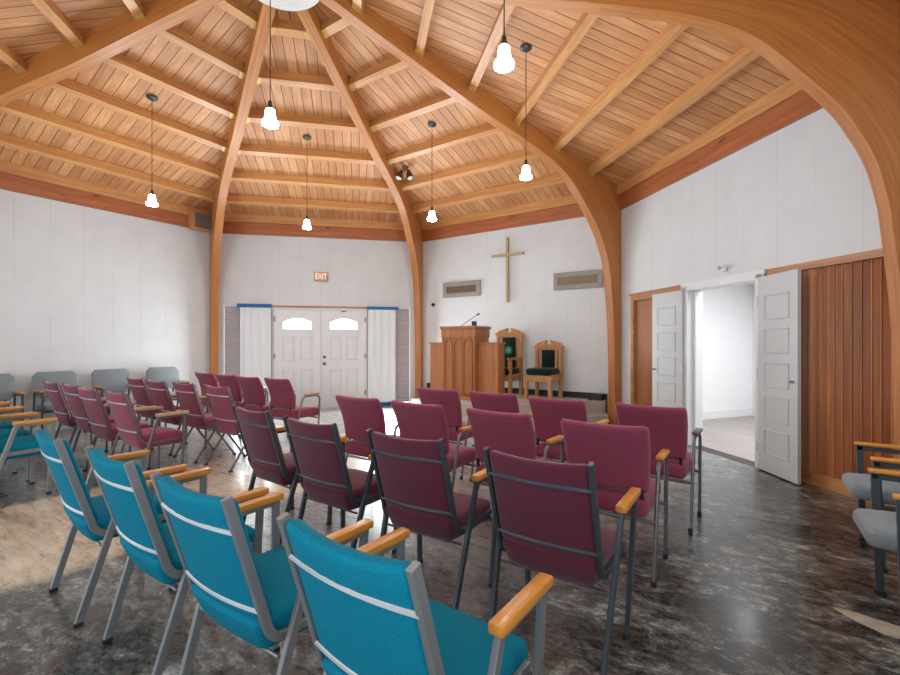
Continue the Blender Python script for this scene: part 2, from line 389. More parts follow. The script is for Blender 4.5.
def fillet(pts, r, n=5):
    pts = [Vector(p) for p in pts]; out = [pts[0]]
    for i in range(1, len(pts) - 1):
        rr = r[i - 1] if isinstance(r, (list, tuple)) else r
        a, b, c = pts[i - 1], pts[i], pts[i + 1]
        d1 = (a - b).normalized(); d2 = (c - b).normalized()
        ang = d1.angle(d2); t = min(rr / math.tan(ang / 2), (a - b).length * 0.49, (c - b).length * 0.49)
        p0 = b + d1 * t; p2 = b + d2 * t
        for k in range(n + 1):
            q = k / n; out.append(p0 * (1 - q) ** 2 + b * 2 * q * (1 - q) + p2 * q * q)
    out.append(pts[-1]); return out
def tag(o, label=None, cat=None, group=None, kind=None):
    if label: o['label'] = label
    if cat: o['category'] = cat
    if group: o['group'] = group
    if kind: o['kind'] = kind
    return o
def empty(name, loc=(0, 0, 0), rz=0.0):
    o = bpy.data.objects.new(name, None); COL.objects.link(o); o.location = loc; o.rotation_euler = (0, 0, rz)
    o.empty_display_size = 0.1; return o
def struct(o, label=None, cat=None):
    o['kind'] = 'structure'
    if label: o['label'] = label
    if cat: o['category'] = cat
    return o
DU = {0: 0.078, -45: 0.025, -90: -0.025}   # offset of the fittings along their wall
def at_wall(o, a, u=0.0, z=0.0, d=0.0, raw=False):
    o.location = wpos(a, u + (0 if raw else DU.get(a, 0.0)), z, d); o.rotation_euler = (0, 0, wrot(a)); return o
def copy_tree(o, parent=None):
    c = o.copy(); COL.objects.link(c)
    if parent: c.parent = parent
    for ch in list(o.children): copy_tree(ch, c)
    return c

# ------------------------------------------------------------------ shell: floor, walls
HW = AP * T22          # half wall length 2.099
NAMES = {0: 'wall_back', -45: 'wall_platform', -90: 'wall_right', -135: 'wall_near_right', 180: 'wall_behind', 135: 'wall_near_left', 90: 'wall_far_left', 45: 'wall_left'}
fl = MB()
cor = []
for k in range(8):
    t = math.radians(90 + 22.5 - 45 * k) + TH
    cor.append((CX + (RC + 0.02) * math.cos(t), CY + (RC + 0.02) * math.sin(t)))
fl.prism(cor[::-1], -0.10, 0.0, 'Z')
struct(fl.build('floor', 'floor'), 'dark mottled floor with a pale beige aisle strip', 'floor')
WT = 0.15; WH = 3.80
def wedge(m, u0, u1, z0, z1, t=WT):
    """wall slab with mitred ends at the octagon corners"""
    e0 = t * T22 if u0 <= -HW + 1e-4 else 0; e1 = t * T22 if u1 >= HW - 1e-4 else 0
    m.add([(u0, 0, z0), (u1, 0, z0), (u1 + e1, t, z0), (u0 - e0, t, z0), (u0, 0, z1), (u1, 0, z1), (u1 + e1, t, z1), (u0 - e0, t, z1)],
          [(0, 3, 2, 1), (4, 5, 6, 7), (0, 1, 5, 4), (1, 2, 6, 5), (2, 3, 7, 6), (3, 0, 4, 7)])
for a, nm in NAMES.items():
    m = MB()
    if a == 0:
        e0, e1 = -1.99 + DU[a], 1.80 + DU[a]; wedge(m, -HW, e0, 0, WH); wedge(m, e0, e1, 2.13, WH); wedge(m, e1, HW, 0, WH)
    elif a == -90:
        e0, e1 = -1.735 + DU[a], 1.95 + DU[a]; wedge(m, -HW, e0, 0, WH); wedge(m, e0, e1, 2.14, WH); wedge(m, e1, HW, 0, WH)
    else: wedge(m, -HW, HW, 0, WH)
    struct(at_wall(m.build(nm, 'wall'), a, raw=True), 'white painted block wall', 'wall')
# ceiling decks: one sloping field of boards per wall (local x along the wall, y up the slope)
SL = 0.25 / C22                                   # slope per metre of apothem
SA = math.atan(SL)
for k, a in enumerate(NAMES):
    d0, d1 = 0.30, AP + 0.16
    m = MB()
    y0 = d0 / math.cos(SA); y1 = d1 / math.cos(SA)
    h0, h1 = d0 * T22, d1 * T22
    m.add([(-h0, -y0, 0), (h0, -y0, 0), (h1, -y1, 0), (-h1, -y1, 0), (-h0, -y0, .04), (h0, -y0, .04), (h1, -y1, .04), (-h1, -y1, .04)],
          [(0, 3, 2, 1), (4, 5, 6, 7), (0, 1, 5, 4), (1, 2, 6, 5), (2, 3, 7, 6), (3, 0, 4, 7)])
    o = m.build('ceiling', 'deck')
    # local -y points down-slope / outward: rotate by 180 about z, then tilt
    R = Matrix.Rotation(wrot(a) + PI, 4, 'Z') @ Matrix.Rotation(SA, 4, 'X')
    o.matrix_world = Matrix.Translation((CX, CY, 5.285)) @ R
    struct(o, 'sloping field of pine roof boards', 'ceiling')
# wall-head beams
for k, a in enumerate(NAMES):
    m = MB(); e = 0.055
    hh = lambda y: (AP + y) * T22
    def mitre(m, y0, y1, z0, z1, z1b=None):
        z1b = z1 if z1b is None else z1b
        m.add([(-hh(y0), y0, z0), (hh(y0), y0, z0), (hh(y1), y1, z0), (-hh(y1), y1, z0), (-hh(y0), y0, z1), (hh(y0), y0, z1), (hh(y1), y1, z1b), (-hh(y1), y1, z1b)],
              [(0, 3, 2, 1), (4, 5, 6, 7), (0, 1, 5, 4), (1, 2, 6, 5), (2, 3, 7, 6), (3, 0, 4, 7)])
    mitre(m, -0.05, -0.002, 3.56, 3.79)
    struct(at_wall(m.build('trim_%d' % (k + 1), 'fascia'), a, raw=True), 'red brown fascia board along the wall head', 'trim')
    m = MB(); mitre(m, -0.10, 0.10, 3.792, 3.95, 3.90)
    struct(at_wall(m.build('trim_%d' % (k + 11), 'purlin'), a, raw=True), 'pine wall plate above the fascia', 'trim')

# ------------------------------------------------------------------ glulam arches and compression ring
def catmull(pts, n=6):
    out = []
    P = [pts[0]] + pts + [pts[-1]]
    for i in range(1, len(P) - 2):
        p0, p1, p2, p3 = P[i - 1], P[i], P[i + 1], P[i + 2]
        for k in range(n):
            t = k / n
            out.append(tuple(0.5 * ((2 * b) + (-a + c) * t + (2 * a - 5 * b + 4 * c - d) * t * t + (-a + 3 * b - 3 * c + d) * t ** 3) for a, b, c, d in zip(p0, p1, p2, p3)))
    out.append(pts[-1]); return out
SOF = [(0.43, 4.976), (1.3, 4.715), (2.2, 4.452), (2.6, 4.342), (3.1, 4.225), (3.63, 4.085), (3.97, 3.955), (4.22, 3.81), (4.45, 3.60), (4.80, 3.22), (4.95, 2.985), (5.06, 2.76), (5.13, 2.5), (5.17, 2.25), (5.245, 1.4), (5.265, 0.0)]
SOF = catmull(SOF, 4)
def arch_mesh():
    m = MB(); n = len(SOF); hw = 0.065
    back = []
    # match back points: straight up the roof then down the leg
    L1 = 5.43 - 0.43; L2 = 3.93
    tot = 0; cum = [0]
    for i in range(1, n): tot += math.dist(SOF[i], SOF[i - 1]); cum.append(tot)
    # haunch split: point of the soffit nearest (4.45,3.7)
    ks = min(range(n), key=lambda i: math.dist(SOF[i], (4.62, 3.52)))
    for i in range(n):
        if i <= ks:
            r = 0.43 + L1 * cum[i] / cum[ks]; back.append((r, deck_z(r) - 0.004))
        else:
            q = (cum[i] - cum[ks]) / (tot - cum[ks]); back.append((5.43, (deck_z(5.43) - 0.004) * (1 - q)))
    nd = 5; vs = []; uv = []
    rows = []
    for i in range(n):
        s, b = SOF[i], back[i]
        for j in range(nd + 1):
            q = j / nd
            rows.append((s[0] + (b[0] - s[0]) * q, s[1] + (b[1] - s[1]) * q, cum[i] / 1.0, math.dist(s, b) * q))
    k = nd + 1
    V = []; U = []
    for side in (-hw, hw):
        V += [(r, side, z) for r, z, u, w in rows]; U += [(u + 0.01, w + 0.5) for r, z, u, w in rows]
    F = []
    for sdi in (0, 1):
        o = sdi * n * k
        for i in range(n - 1):
            for j in range(nd):
                F.append((o + i * k + j, o + (i + 1) * k + j, o + (i + 1) * k + j + 1, o + i * k + j + 1))
    m.add(V, F, U)
    # soffit, back and ends with their own vertices
    def strip(j, voff):
        V = []; U = []
        for i in range(n):
            r, z, u, w = rows[i * k + j]
            V += [(r, -hw, z), (r, hw, z)]; U += [(u + 3.3, voff), (u + 3.3, voff + 2 * hw)]
        m.add(V, [(2 * i, 2 * i + 1, 2 * i + 3, 2 * i + 2) for i in range(n - 1)], U)
    strip(0, 2.0); strip(nd, 3.0)
    for i in (0, n - 1):
        ra = rows[i * k:(i + 1) * k]
        V = [(r, -hw, z) for r, z, u, w in ra] + [(r, hw, z) for r, z, u, w in ra]
        m.add(V, [(j, j + 1, k + j + 1, k + j) for j in range(nd)], [(u + 5.1, w) for r, z, u, w in ra] * 2)
    bm = None
    return m
ARCH = [(0, 'timber arch rising between the plain left wall and the entrance wall', True),
        (1, 'timber arch rising between the entrance doors and the pulpit platform', True),
        (2, 'timber arch rising at the corner between the platform wall and the white side doors', True),
        (3, 'big near timber arch sweeping down the right edge beside the folding partition', True),
        (7, 'timber arch crossing the top left corner of the ceiling', True),
        ]
amesh = None
for k, lab, _ in ARCH:
    t = math.radians(90 + 22.5 - 45 * k) + TH
    if amesh is None:
        o = arch_mesh().build('arch', 'arch'); amesh = o
        bm = bmesh.new(); bm.from_mesh(o.data); bmesh.ops.remove_doubles(bm, verts=bm.verts[:], dist=1e-5); bmesh.ops.recalc_face_normals(bm, faces=bm.faces[:]); bm.to_mesh(o.data); bm.free()
    else:
        o = amesh.copy(); COL.objects.link(o)
    o.location = (CX, CY, 0); o.rotation_euler = (0, 0, t)
    tag(o, lab, 'arch', 'laminated timber arches')
m = MB(); m.lathe([(0.0, 4.955), (0.40, 4.955), (0.42, 4.965), (0.42, 5.16), (0.0, 5.16)], 40)
o = m.build('compression_ring', 'ringm', smooth=True); o.location = (CX, CY, 0)
tag(o, 'round pale crown plate where the timber arches meet at the top of the ceiling', 'ceiling ring')

# ------------------------------------------------------------------ purlins with hangers
BAYN = {0: 'above the entrance doors', -45: 'above the pulpit platform', -90: 'above the white side doors', 45: 'above the plain left wall', 90: 'at the top left corner'}
ORD = ['first', 'second', 'third', 'fourth', 'fifth', 'sixth']
def deck_local(y, dz):   # bay frame: local y outward from centre, height under the deck
    return 5.285 - SL * y + dz
for a in (0, -45, -90, 45, 90):
    for k in range(6):
        if a == 90 and k < 1: continue
        rk = 0.855 + 0.77 * k; dk = rk * C22
        w = 0.048; h = 0.13
        nx, nz = SL / math.hypot(1, SL), 1 / math.hypot(1, SL)     # outward-pointing up-normal of the deck
        sx, sz = 1 / math.hypot(1, SL), -SL / math.hypot(1, SL)     # down-slope direction
        base = Vector((dk, 5.285 - SL * dk - 0.001))
        def P(s_, d_): # s along slope, d below deck
            return (base.x + sx * s_ - nx * d_, base.y + sz * s_ - nz * d_)
        hl = lambda y: y * T22 - 0.067 / C22
        m = MB()
        cs = [P(-w, 0), P(w, 0), P(w, h), P(-w, h)]
        vs = [(-hl(y), y, z) for y, z in cs] + [(hl(y), y, z) for y, z in cs]
        m.add(vs, [(0, 1, 2, 3), (7, 6, 5, 4), (0, 4, 5, 1), (1, 5, 6, 2), (2, 6, 7, 3), (3, 7, 4, 0)])
        r = empty('purlin', (CX, CY, 0), wrot(a))
        tag(r, '%s roof purlin out from the ceiling crown in the bay %s' % (ORD[k], BAYN[a]), 'roof beam', 'roof purlins')
        m.build('beam', 'purlin', r)
        for sg in (-1, 1):
            g = MB(); w2 = w + 0.007; h2 = h + 0.008
            for (s0, s1, d0, d1) in ((-w2, w2, h + 0.0005, h2), (-w2, -w - 0.0005, 0.03, h2), (w + 0.0005, w2, 0.03, h2)):
                q = [P(s0, d0), P(s1, d0), P(s1, d1), P(s0, d1)]
                vs = [(sg * hl(y), y, z) for y, z in q] + [(sg * (hl(y) - 0.065), y, z) for y, z in q]
                g.add(vs, [(0, 1, 2, 3), (7, 6, 5, 4), (0, 4, 5, 1), (1, 5, 6, 2), (2, 6, 7, 3), (3, 7, 4, 0)])
            g.build('hanger', 'gold', r)

# ------------------------------------------------------------------ entrance wall: double doors, side lights, curtains
def leaf(n, u0, u1, lite=True, hinge=-1):
    m = MB(); w = u1 - u0
    m.rbox(-w / 2, w / 2, -0.02, 0.02, 0.02, 2.05, 0.003, 1)
    d = m.build('door_%d' % n, 'white'); at_wall(d, 0, (u0 + u1) / 2, 0, -0.045)
    return d, w
def raised_panel(m, x0, x1, z0, z1, y, arch=False):
    # moulded frame + raised centre (towards the room: -y)
    t = 0.022
    for (a0, a1, b0, b1) in ((x0, x1, z0, z0 + t), (x0, x1, z1 - t, z1), (x0, x0 + t, z0 + t, z1 - t), (x1 - t, x1, z0 + t, z1 - t)):
        m.rbox(a0, a1, y - 0.020, y + 0.002, b0, b1, 0.006, 2)
    m.rbox(x0 + 0.045, x1 - 0.045, y - 0.014, y + 0.002, z0 + 0.045, z1 - 0.045, 0.004, 2)
def arch_poly(x0, x1, z0, z1, rise, n=10):
    p = [(x0, z0), (x1, z0), (x1, z1)]
    for i in range(1, n):
        t = i / n; x = x1 + (x0 - x1) * t; p.append((x, z1 + rise * math.sin(PI * t)))
    p.append((x0, z1)); return p
for n, (u0, u1) in enumerate(((-1.028, -0.088), (-0.081, 0.845))):
    d, w = leaf(n + 1, u0, u1)
    struct(d, ('white panelled entrance door with arched glass, %s leaf of the pair' % ('left', 'right')[n]), 'door')
    m = MB(); cx = w / 2
    for x0, x1 in ((-cx + 0.17, -cx + 0.41), (cx - 0.41, cx - 0.17)):
        raised_panel(m, x0, x1, 0.98, 1.50, -0.02); raised_panel(m, x0, x1, 0.24, 0.80, -0.02)
    m.build('door_panel', 'white', d)
    m = MB(); m.prism(arch_poly(-0.285, 0.285, 1.645, 1.795, 0.08), -0.024, -0.019); m.build('glass', 'lite', d)
    m = MB()
    po = arch_poly(-0.308, 0.308, 1.62, 1.80, 0.095); pi_ = arch_poly(-0.285, 0.285, 1.645, 1.795, 0.08)
    npt = len(po)
    vs = [(x, -0.034, z) for x, z in po] + [(x, -0.034, z) for x, z in pi_] + [(x, -0.019, z) for x, z in po] + [(x, -0.019, z) for x, z in pi_]
    fs = []
    for i in range(npt):
        j = (i + 1) % npt
        fs += [(i, j, npt + j, npt + i), (i, 2 * npt + i, 2 * npt + j, j), (npt + i, npt + j, 3 * npt + j, 3 * npt + i)]
    m.add(vs, fs); m.build('glass_frame', 'white', d)
    hx = -w / 2 + 0.012 if n == 0 else w / 2 - 0.012
    for hz in (0.30, 1.08, 1.85):
        m = MB(); m.rbox(hx - 0.022, hx + 0.022, -0.030, -0.018, hz - 0.05, hz + 0.05, 0.004, 1); m.tube([(hx, -0.034, hz - 0.05), (hx, -0.034, hz + 0.05)], 0.007)
        m.build('hinge', 'steel', d)
    if n == 1:
        for kz, nm in ((0.92, 'knob'), (1.06, 'deadbolt')):
            m = MB()
            pr = [(0.0, 0.0), (0.032, 0.0), (0.032, 0.006), (0.012, 0.012), (0.012, 0.03), (0.028, 0.04), (0.03, 0.055), (0.02, 0.068), (0.0, 0.07)] if nm == 'knob' else [(0, 0), (0.03, 0), (0.03, 0.012), (0.02, 0.02), (0, 0.02)]
            m.lathe(pr, 16)
            o = m.build(nm, 'steeldark', d, True, Matrix.Translation((-w / 2 + 0.065, -0.02, kz)) @ Matrix.Rotation(PI / 2, 4, 'X'))
        m = MB(); m.rbox(-0.05, 0.05, -0.04, -0.02, 2.015, 2.035, 0.004, 1); m.build('closer_catch', 'steeldark', d)
m = MB()
m.box(-1.045, -1.031, -0.01, 0.12, 0, 2.085); m.box(0.848, 0.862, -0.01, 0.12, 0, 2.085); m.box(-1.031, 0.848, -0.01, 0.12, 2.052, 2.085)
m.box(-1.031, 0.848, 0.07, 0.12, 0, 2.052)
struct(at_wall(m.build('trim_21', 'white'), 0), 'white frame around the double entrance doors', 'trim')
m = MB(); m.box(-1.06, 0.88, -0.008, 0.14, 2.088, 2.13)
struct(at_wall(m.build('trim_22', 'trimwood'), 0), 'brown lintel board above the entrance', 'trim')
m = MB(); m.box(-1.060, -1.047, -0.02, 0.12, 0, 2.086); m.box(0.864, 0.877, -0.02, 0.12, 0, 2.086)
struct(at_wall(m.build('trim_23', 'trimwood'), 0), 'narrow dark jamb strips beside the entrance doors', 'trim')
for n, (u0, u1) in enumerate(((-1.988, -1.062), (0.882, 1.798))):
    m = MB(); t = 0.012
    for b in ((u0, u0 + t, 0.02, 0.10, 0, 2.128), (u1 - t, u1, 0.02, 0.10, 0, 2.128), (u0 + t, u1 - t, 0.02, 0.10, 2.108, 2.128), (u0 + t, u1 - t, 0.02, 0.10, 0, 0.06)): m.box(*b)
    w_ = m.build('window_%d' % (n + 1), 'white'); at_wall(w_, 0); struct(w_, 'tall side light window beside the entrance doors', 'window')
    m = MB(); m.box(u0 + t, u1 - t, 0.075, 0.085, 0.06, 2.108); m.build('glass', 'lite', w_)
    # pleated blind
    m = MB(); N = 54; vs = []; p = (2.105 - 0.075) / N
    pts = []
    for i in range(N * 2 + 1): pts.append((0.035 if i % 2 == 0 else 0.055, 2.105 - i * p / 2))
    for y, z in pts: vs += [(u0 + t + .004, y, z), (u1 - t - .004, y, z)]
    for y, z in pts: vs += [(u0 + t + .004, y + 0.003, z), (u1 - t - .004, y + 0.003, z)]
    K = len(pts)
    fs = [(2 * i, 2 * i + 1, 2 * i + 3, 2 * i + 2) for i in range(K - 1)] + [(2 * K + 2 * i, 2 * K + 2 * i + 2, 2 * K + 2 * i + 3, 2 * K + 2 * i + 1) for i in range(K - 1)]
    m.add(vs, fs)
    b = m.build('window_blind', 'blind'); at_wall(b, 0)
    tag(b, ('grey pleated blind in the side window left of the entrance doors', 'grey pleated blind in the side window right of the entrance doors')[n], 'blind', 'pleated blinds beside the entrance')
for n, (u0, u1) in enumerate(((-1.655, -1.064), (0.89, 1.475))):
    r = empty('curtain'); at_wall(r, 0)
    tag(r, ('white sheer curtain hanging left of the entrance doors', 'white sheer curtain hanging right of the entrance doors')[n], 'curtain', 'sheer curtains beside the entrance')
    m = MB(); nx = 60; vs = []; zs = [2.075, 1.4, 0.7, 0.09]
    for j, z in enumerate(zs):
        for i in range(nx + 1):
            q = i / nx; amp = 0.009 + 0.004 * j
            vs.append((u0 + (u1 - u0) * q, -0.045 + amp * math.sin(q * 2 * PI * 4.0 + 0.15 * j) + 0.004 * math.sin(q * 31), z))
    fs = [(j * (nx + 1) + i, j * (nx + 1) + i + 1, (j + 1) * (nx + 1) + i + 1, (j + 1) * (nx + 1) + i) for j in range(len(zs) - 1) for i in range(nx)]
    m.add(vs, fs); m.build('sheer_panel', 'sheer', r, True, ang=180)
    m = MB()
    if n == 0: m.rbox(-1.715, -1.055, -0.075, -0.012, 2.085, 2.152, 0.012, 2)
    else: m.rbox(0.87, 1.535, -0.075, -0.012, 2.072, 2.132, 0.012, 2)
    o = m.build('header', 'blue', r, True); o['label'] = 'blue cloth header'
    if n == 1:
        m = MB(); vs = []
        for z in (0.012, 0.092):
            for i in range(nx + 1):
                q = i / nx; vs.append((1.14 + 0.33 * q, -0.05 + 0.03 * math.sin(q * 2 * PI * 2.6 + 2.5), z))
        m.add(vs, [(i, i + 1, nx + 2 + i, nx + 1 + i) for i in range(nx)]); o = m.build('hem', 'blue', r, True, ang=180); o['label'] = 'blue hem'
# exit sign
r = empty('exit_sign'); at_wall(r, 0, -0.08, 2.645, 0)
tag(r, 'small lit EXIT sign on the wall above the entrance doors', 'exit sign')
m = MB(); m.rbox(-0.142, 0.142, -0.045, 0, 0, 0.19, 0.008, 2); m.build('housing', 'exitb', r)
tc = bpy.data.curves.new('letters', 'FONT'); tc.body = 'EXIT'; tc.size = 0.185; tc.align_x = 'CENTER'; tc.align_y = 'CENTER'; tc.extrude = 0.003; tc.offset = 0.0; tc.space_character = 0.98
to = bpy.data.objects.new('letters_src', tc); COL.objects.link(to)
bpy.context.view_layer.update()
lm = bpy.data.meshes.new_from_object(to.evaluated_get(bpy.context.evaluated_depsgraph_get()))
bpy.data.objects.remove(to, do_unlink=True); bpy.data.curves.remove(tc)
lm.materials.clear(); lm.materials.append(M['exitl'])
xs = [v.co.x for v in lm.vertices]; ks = 0.225 / (max(xs) - min(xs))
lo = bpy.data.objects.new('letters', lm); COL.objects.link(lo); lo.parent = r
lo.location = (0, -0.047, 0.095); lo.rotation_euler = (PI / 2, 0, 0); lo.scale = (ks, 0.92, 1)

# ------------------------------------------------------------------ platform and steps
def platform(name, d, half, z0, z1, mt, lab):
    # trapezoid against the platform wall: local x along wall, y outward
    m = MB(); poly = [(-HW + 0.02, -0.005), (-half, -d), (half, -d), (HW - 0.02, -0.005)]
    # keep clear of the arch legs at the two corners
    poly = [(-1.90, -0.005), (-1.90, -0.16), (-half, -d), (half, -d), (1.90, -0.16), (1.90, -0.005)]
    m.prism(poly, z0, z1, 'Z'); o = m.build(name, mt); at_wall(o, -45, raw=True); return tag(o, lab, 'platform')
platform('platform', 1.75, 0.62, 0.0, 0.39, 'platform', 'raised beige platform carrying the pulpit and the two carved chairs')
m = MB()
m.prism([(-0.74, -2.05), (0.74, -2.05), (2.02, -0.42), (1.91, -0.17), (0.63, -1.755), (-0.63, -1.755), (-1.91, -0.17), (-2.02, -0.42)], 0.0, 0.19, 'Z')
tag(at_wall(m.build('platform_step', 'platform'), -45, raw=True), 'low beige step along the front of the platform', 'step')
m = MB(); m.box(-1.90, 1.90, -0.02, -0.001, 0.392, 0.495)
struct(at_wall(m.build('baseboard_platform', 'black'), -45, raw=True), 'black skirting behind the platform', 'baseboard')

# ------------------------------------------------------------------ platform wall fittings
r = empty('wall_cross'); at_wall(r, -45, 0.012, 2.14, 0)
tag(r, 'plain gilded wooden cross on the white wall above the pulpit', 'cross')
m = MB(); m.rbox(-0.022, 0.022, -0.06, -0.002, 0, 1.245, 0.005, 1); m.build('upright', 'goldwood', r)
m = MB(); m.rbox(-0.335, 0.335, -0.064, -0.004, 0.888, 0.934, 0.005, 1); m.build('crossbar', 'goldwood', r)
for u, w, z, h, mt, lab in ((-1.045, 0.90, 2.305, 0.315, 'ventdark', 'grey framed wall vent left of the cross'), (1.37, 0.88, 2.305, 0.31, 'ventin', 'grey framed wall vent right of the cross')):
    r = empty('wall_vent'); at_wall(r, -45, u, z, 0); tag(r, lab, 'vent', 'vents beside the cross')
    m = MB(); t = 0.09
    for b in ((-w / 2, w / 2, 0, t), (-w / 2, w / 2, h - t, h)): m.rbox(b[0], b[1], -0.035, 0, b[2], b[3], 0.006, 1)
    for b in ((-w / 2, -w / 2 + t), (w / 2 - t, w / 2)): m.rbox(b[0], b[1], -0.035, 0, t, h - t, 0.006, 1)
    m.build('frame', 'vent', r)
    m = MB(); m.box(-w / 2 + t, w / 2 - t, -0.006, 0, t, h - t)
    nb = 5
    for i in range(nb):
        zc = t + (h - 2 * t) * (i + 0.5) / nb
        m.add([(-w / 2 + t, -0.026, zc - 0.004), (w / 2 - t, -0.026, zc - 0.004), (w / 2 - t, -0.006, zc + 0.014), (-w / 2 + t, -0.006, zc + 0.014),
               (-w / 2 + t, -0.026, zc - 0.008), (w / 2 - t, -0.026, zc - 0.008), (w / 2 - t, -0.006, zc + 0.010), (-w / 2 + t, -0.006, zc + 0.010)],
              [(0, 1, 2, 3), (4, 7, 6, 5), (0, 4, 5, 1), (2, 6, 7, 3), (0, 3, 7, 4), (1, 5, 6, 2)])
    m.build('grille', mt, r)
r = empty('wall_camera'); at_wall(r, -45, -1.74, 2.175, 0); tag(r, 'small dark round camera on the wall left of the pulpit', 'camera')
m = MB(); m.rbox(-0.045, 0.065, -0.02, 0, -0.05, 0.05, 0.008, 1); m.build('base', 'white', r)
m = MB(); m.lathe([(0, 0), (0.036, 0), (0.036, 0.03), (0.028, 0.05), (0, 0.055)], 16); m.build('lens', 'black', r, True, Matrix.Translation((0, -0.02, 0)) @ Matrix.Rotation(PI / 2, 4, 'X'))
# small black box on the platform by the arch
m = MB(); m.prism([(-0.10, 0), (0.12, 0), (0.12, 0.10), (0.02, 0.11), (-0.09, 0.035)], -0.08, 0.08)
o = m.build('floor_monitor', 'black'); at_wall(o, -45, 1.70, 0.391, 0.115); tag(o, 'small black wedge box on the platform beside the corner arch', 'stage box')

# ------------------------------------------------------------------ pulpit
PF = wrot(-45)   # local +y towards the wall
def lancet(x0, x1, z0, zs, n=8):
    w = x1 - x0; R = w * 1.0; p = [(x0, z0), (x1, z0), (x1, zs)]
    for i in range(1, n + 1):      # right arc, centre at x0
        t = (PI / 3) * i / n; p.append((x0 + R * math.cos(t), zs + R * math.sin(t)))
    for i in range(1, n + 1):
        t = (PI / 3) * (1 - i / n); p.append((x1 - R * math.cos(t), zs + R * math.sin(t)))
    return p
r = empty('pulpit', (0.14, 7.70, 0.391), PF)   # origin at the middle of the front face
tag(r, 'oak pulpit with three pointed arches and two side wings on the platform', 'pulpit')
W2 = 0.335
m = MB(); m.box(-W2, W2, 0.0, 0.48, 0.0, 1.13)
m.build('body', 'pulpit', r)
m = MB(); m.rbox(-W2 - 0.02, W2 + 0.02, -0.02, 0.49, 0.0, 0.07, 0.006, 1); m.build('plinth', 'pulpit', r)
# front board with pierced lancets
m = MB()
for i in range(3):
    xc = -0.20 + 0.20 * i
    m_ = lancet(xc - 0.073, xc + 0.073, 0.08, 0.915)
    po = lancet(xc - 0.092, xc + 0.092, 0.08, 0.915); n_ = len(po)
    vs = [(x, -0.028, z) for x, z in po] + [(x, -0.028, z) for x, z in m_] + [(x, 0.001, z) for x, z in po] + [(x, 0.001, z) for x, z in m_]
    fs = []
    for a_ in range(n_):
        b_2 = (a_ + 1) % n_
        fs += [(a_, b_2, n_ + b_2, n_ + a_), (a_, 2 * n_ + a_, 2 * n_ + b_2, b_2), (n_ + a_, n_ + b_2, 3 * n_ + b_2, 3 * n_ + a_)]
    m.add(vs, fs)
o = m.build('lancet_moulding', 'pulpit', r)
for b in ((-W2, -0.298), (0.298, W2)):
    m = MB(); m.rbox(b[0], b[1], -0.018, 0.001, 0.07, 1.07, 0.004, 1); m.build('corner_post', 'pulpit', r)
m = MB()
m.rbox(-W2 - 0.015, W2 + 0.015, -0.015, 0.495, 1.06, 1.09, 0.004, 1); m.rbox(-W2 - 0.035, W2 + 0.035, -0.035, 0.515, 1.205, 1.255, 0.01, 2); m.box(-W2 - 0.012, W2 + 0.012, -0.012, 0.49, 1.09, 1.205)
m.build('cap', 'pulpit', r)
for sg, ww, nm in ((-1, 0.34, 'left'), (1, 0.37, 'right')):
    wng = MB()
    x0, x1 = sg * (W2 + 0.002), sg * (W2 + ww)
    wng.box(min(x0, x1), max(x0, x1), 0.115, 0.36, 0.0, 0.945)
    w_ = wng.build('wing', 'pulpit', r)
    t = MB(); a0, a1 = sorted((x0, x1 + sg * 0.02)); t.rbox(a0, a1, 0.095, 0.38, 0.946, 0.975, 0.006, 1); t.build('wing_cap', 'pulpit', w_)
r2 = empty('gooseneck_microphone', Vector((0.14, 7.70, 0.391 + 1.256)) + Matrix.Rotation(PF, 3, 'Z') @ Vector((-0.075, 0.22, 0)), 0.0)
tag(r2, 'thin gooseneck microphone leaning right on top of the pulpit', 'microphone')
m = MB(); m.lathe([(0, 0), (0.035, 0), (0.035, 0.012), (0, 0.014)], 16); m.build('base', 'black', r2, True)
m = MB(); m.tube([(0, 0, 0.012), (0.03, 0, 0.035), (0.10, 0, 0.085), (0.20, 0, 0.152), (0.28, 0, 0.205)], 0.006, 6, (0, 1, 0)); m.build('neck', 'steeldark', r2, True)
m = MB(); m.tube([(0.275, 0, 0.203), (0.285, 0, 0.208), (0.32, 0, 0.225), (0.325, 0, 0.228)], 0.014, 8, (0, 1, 0)); m.build('head', 'black', r2, True)
m = MB(); m.rbox(-0.038, 0.038, -0.03, 0.03, 0, 0.085, 0.01, 2)
o = m.build('control_box', 'black'); o.location = Vector((0.14, 7.70, 0.391 + 1.2565)) + Matrix.Rotation(PF, 3, 'Z') @ Vector((0.19, 0.22, 0)); o.rotation_euler = (0, 0, PF)
tag(o, 'small black box standing on top of the pulpit beside the microphone', 'box')

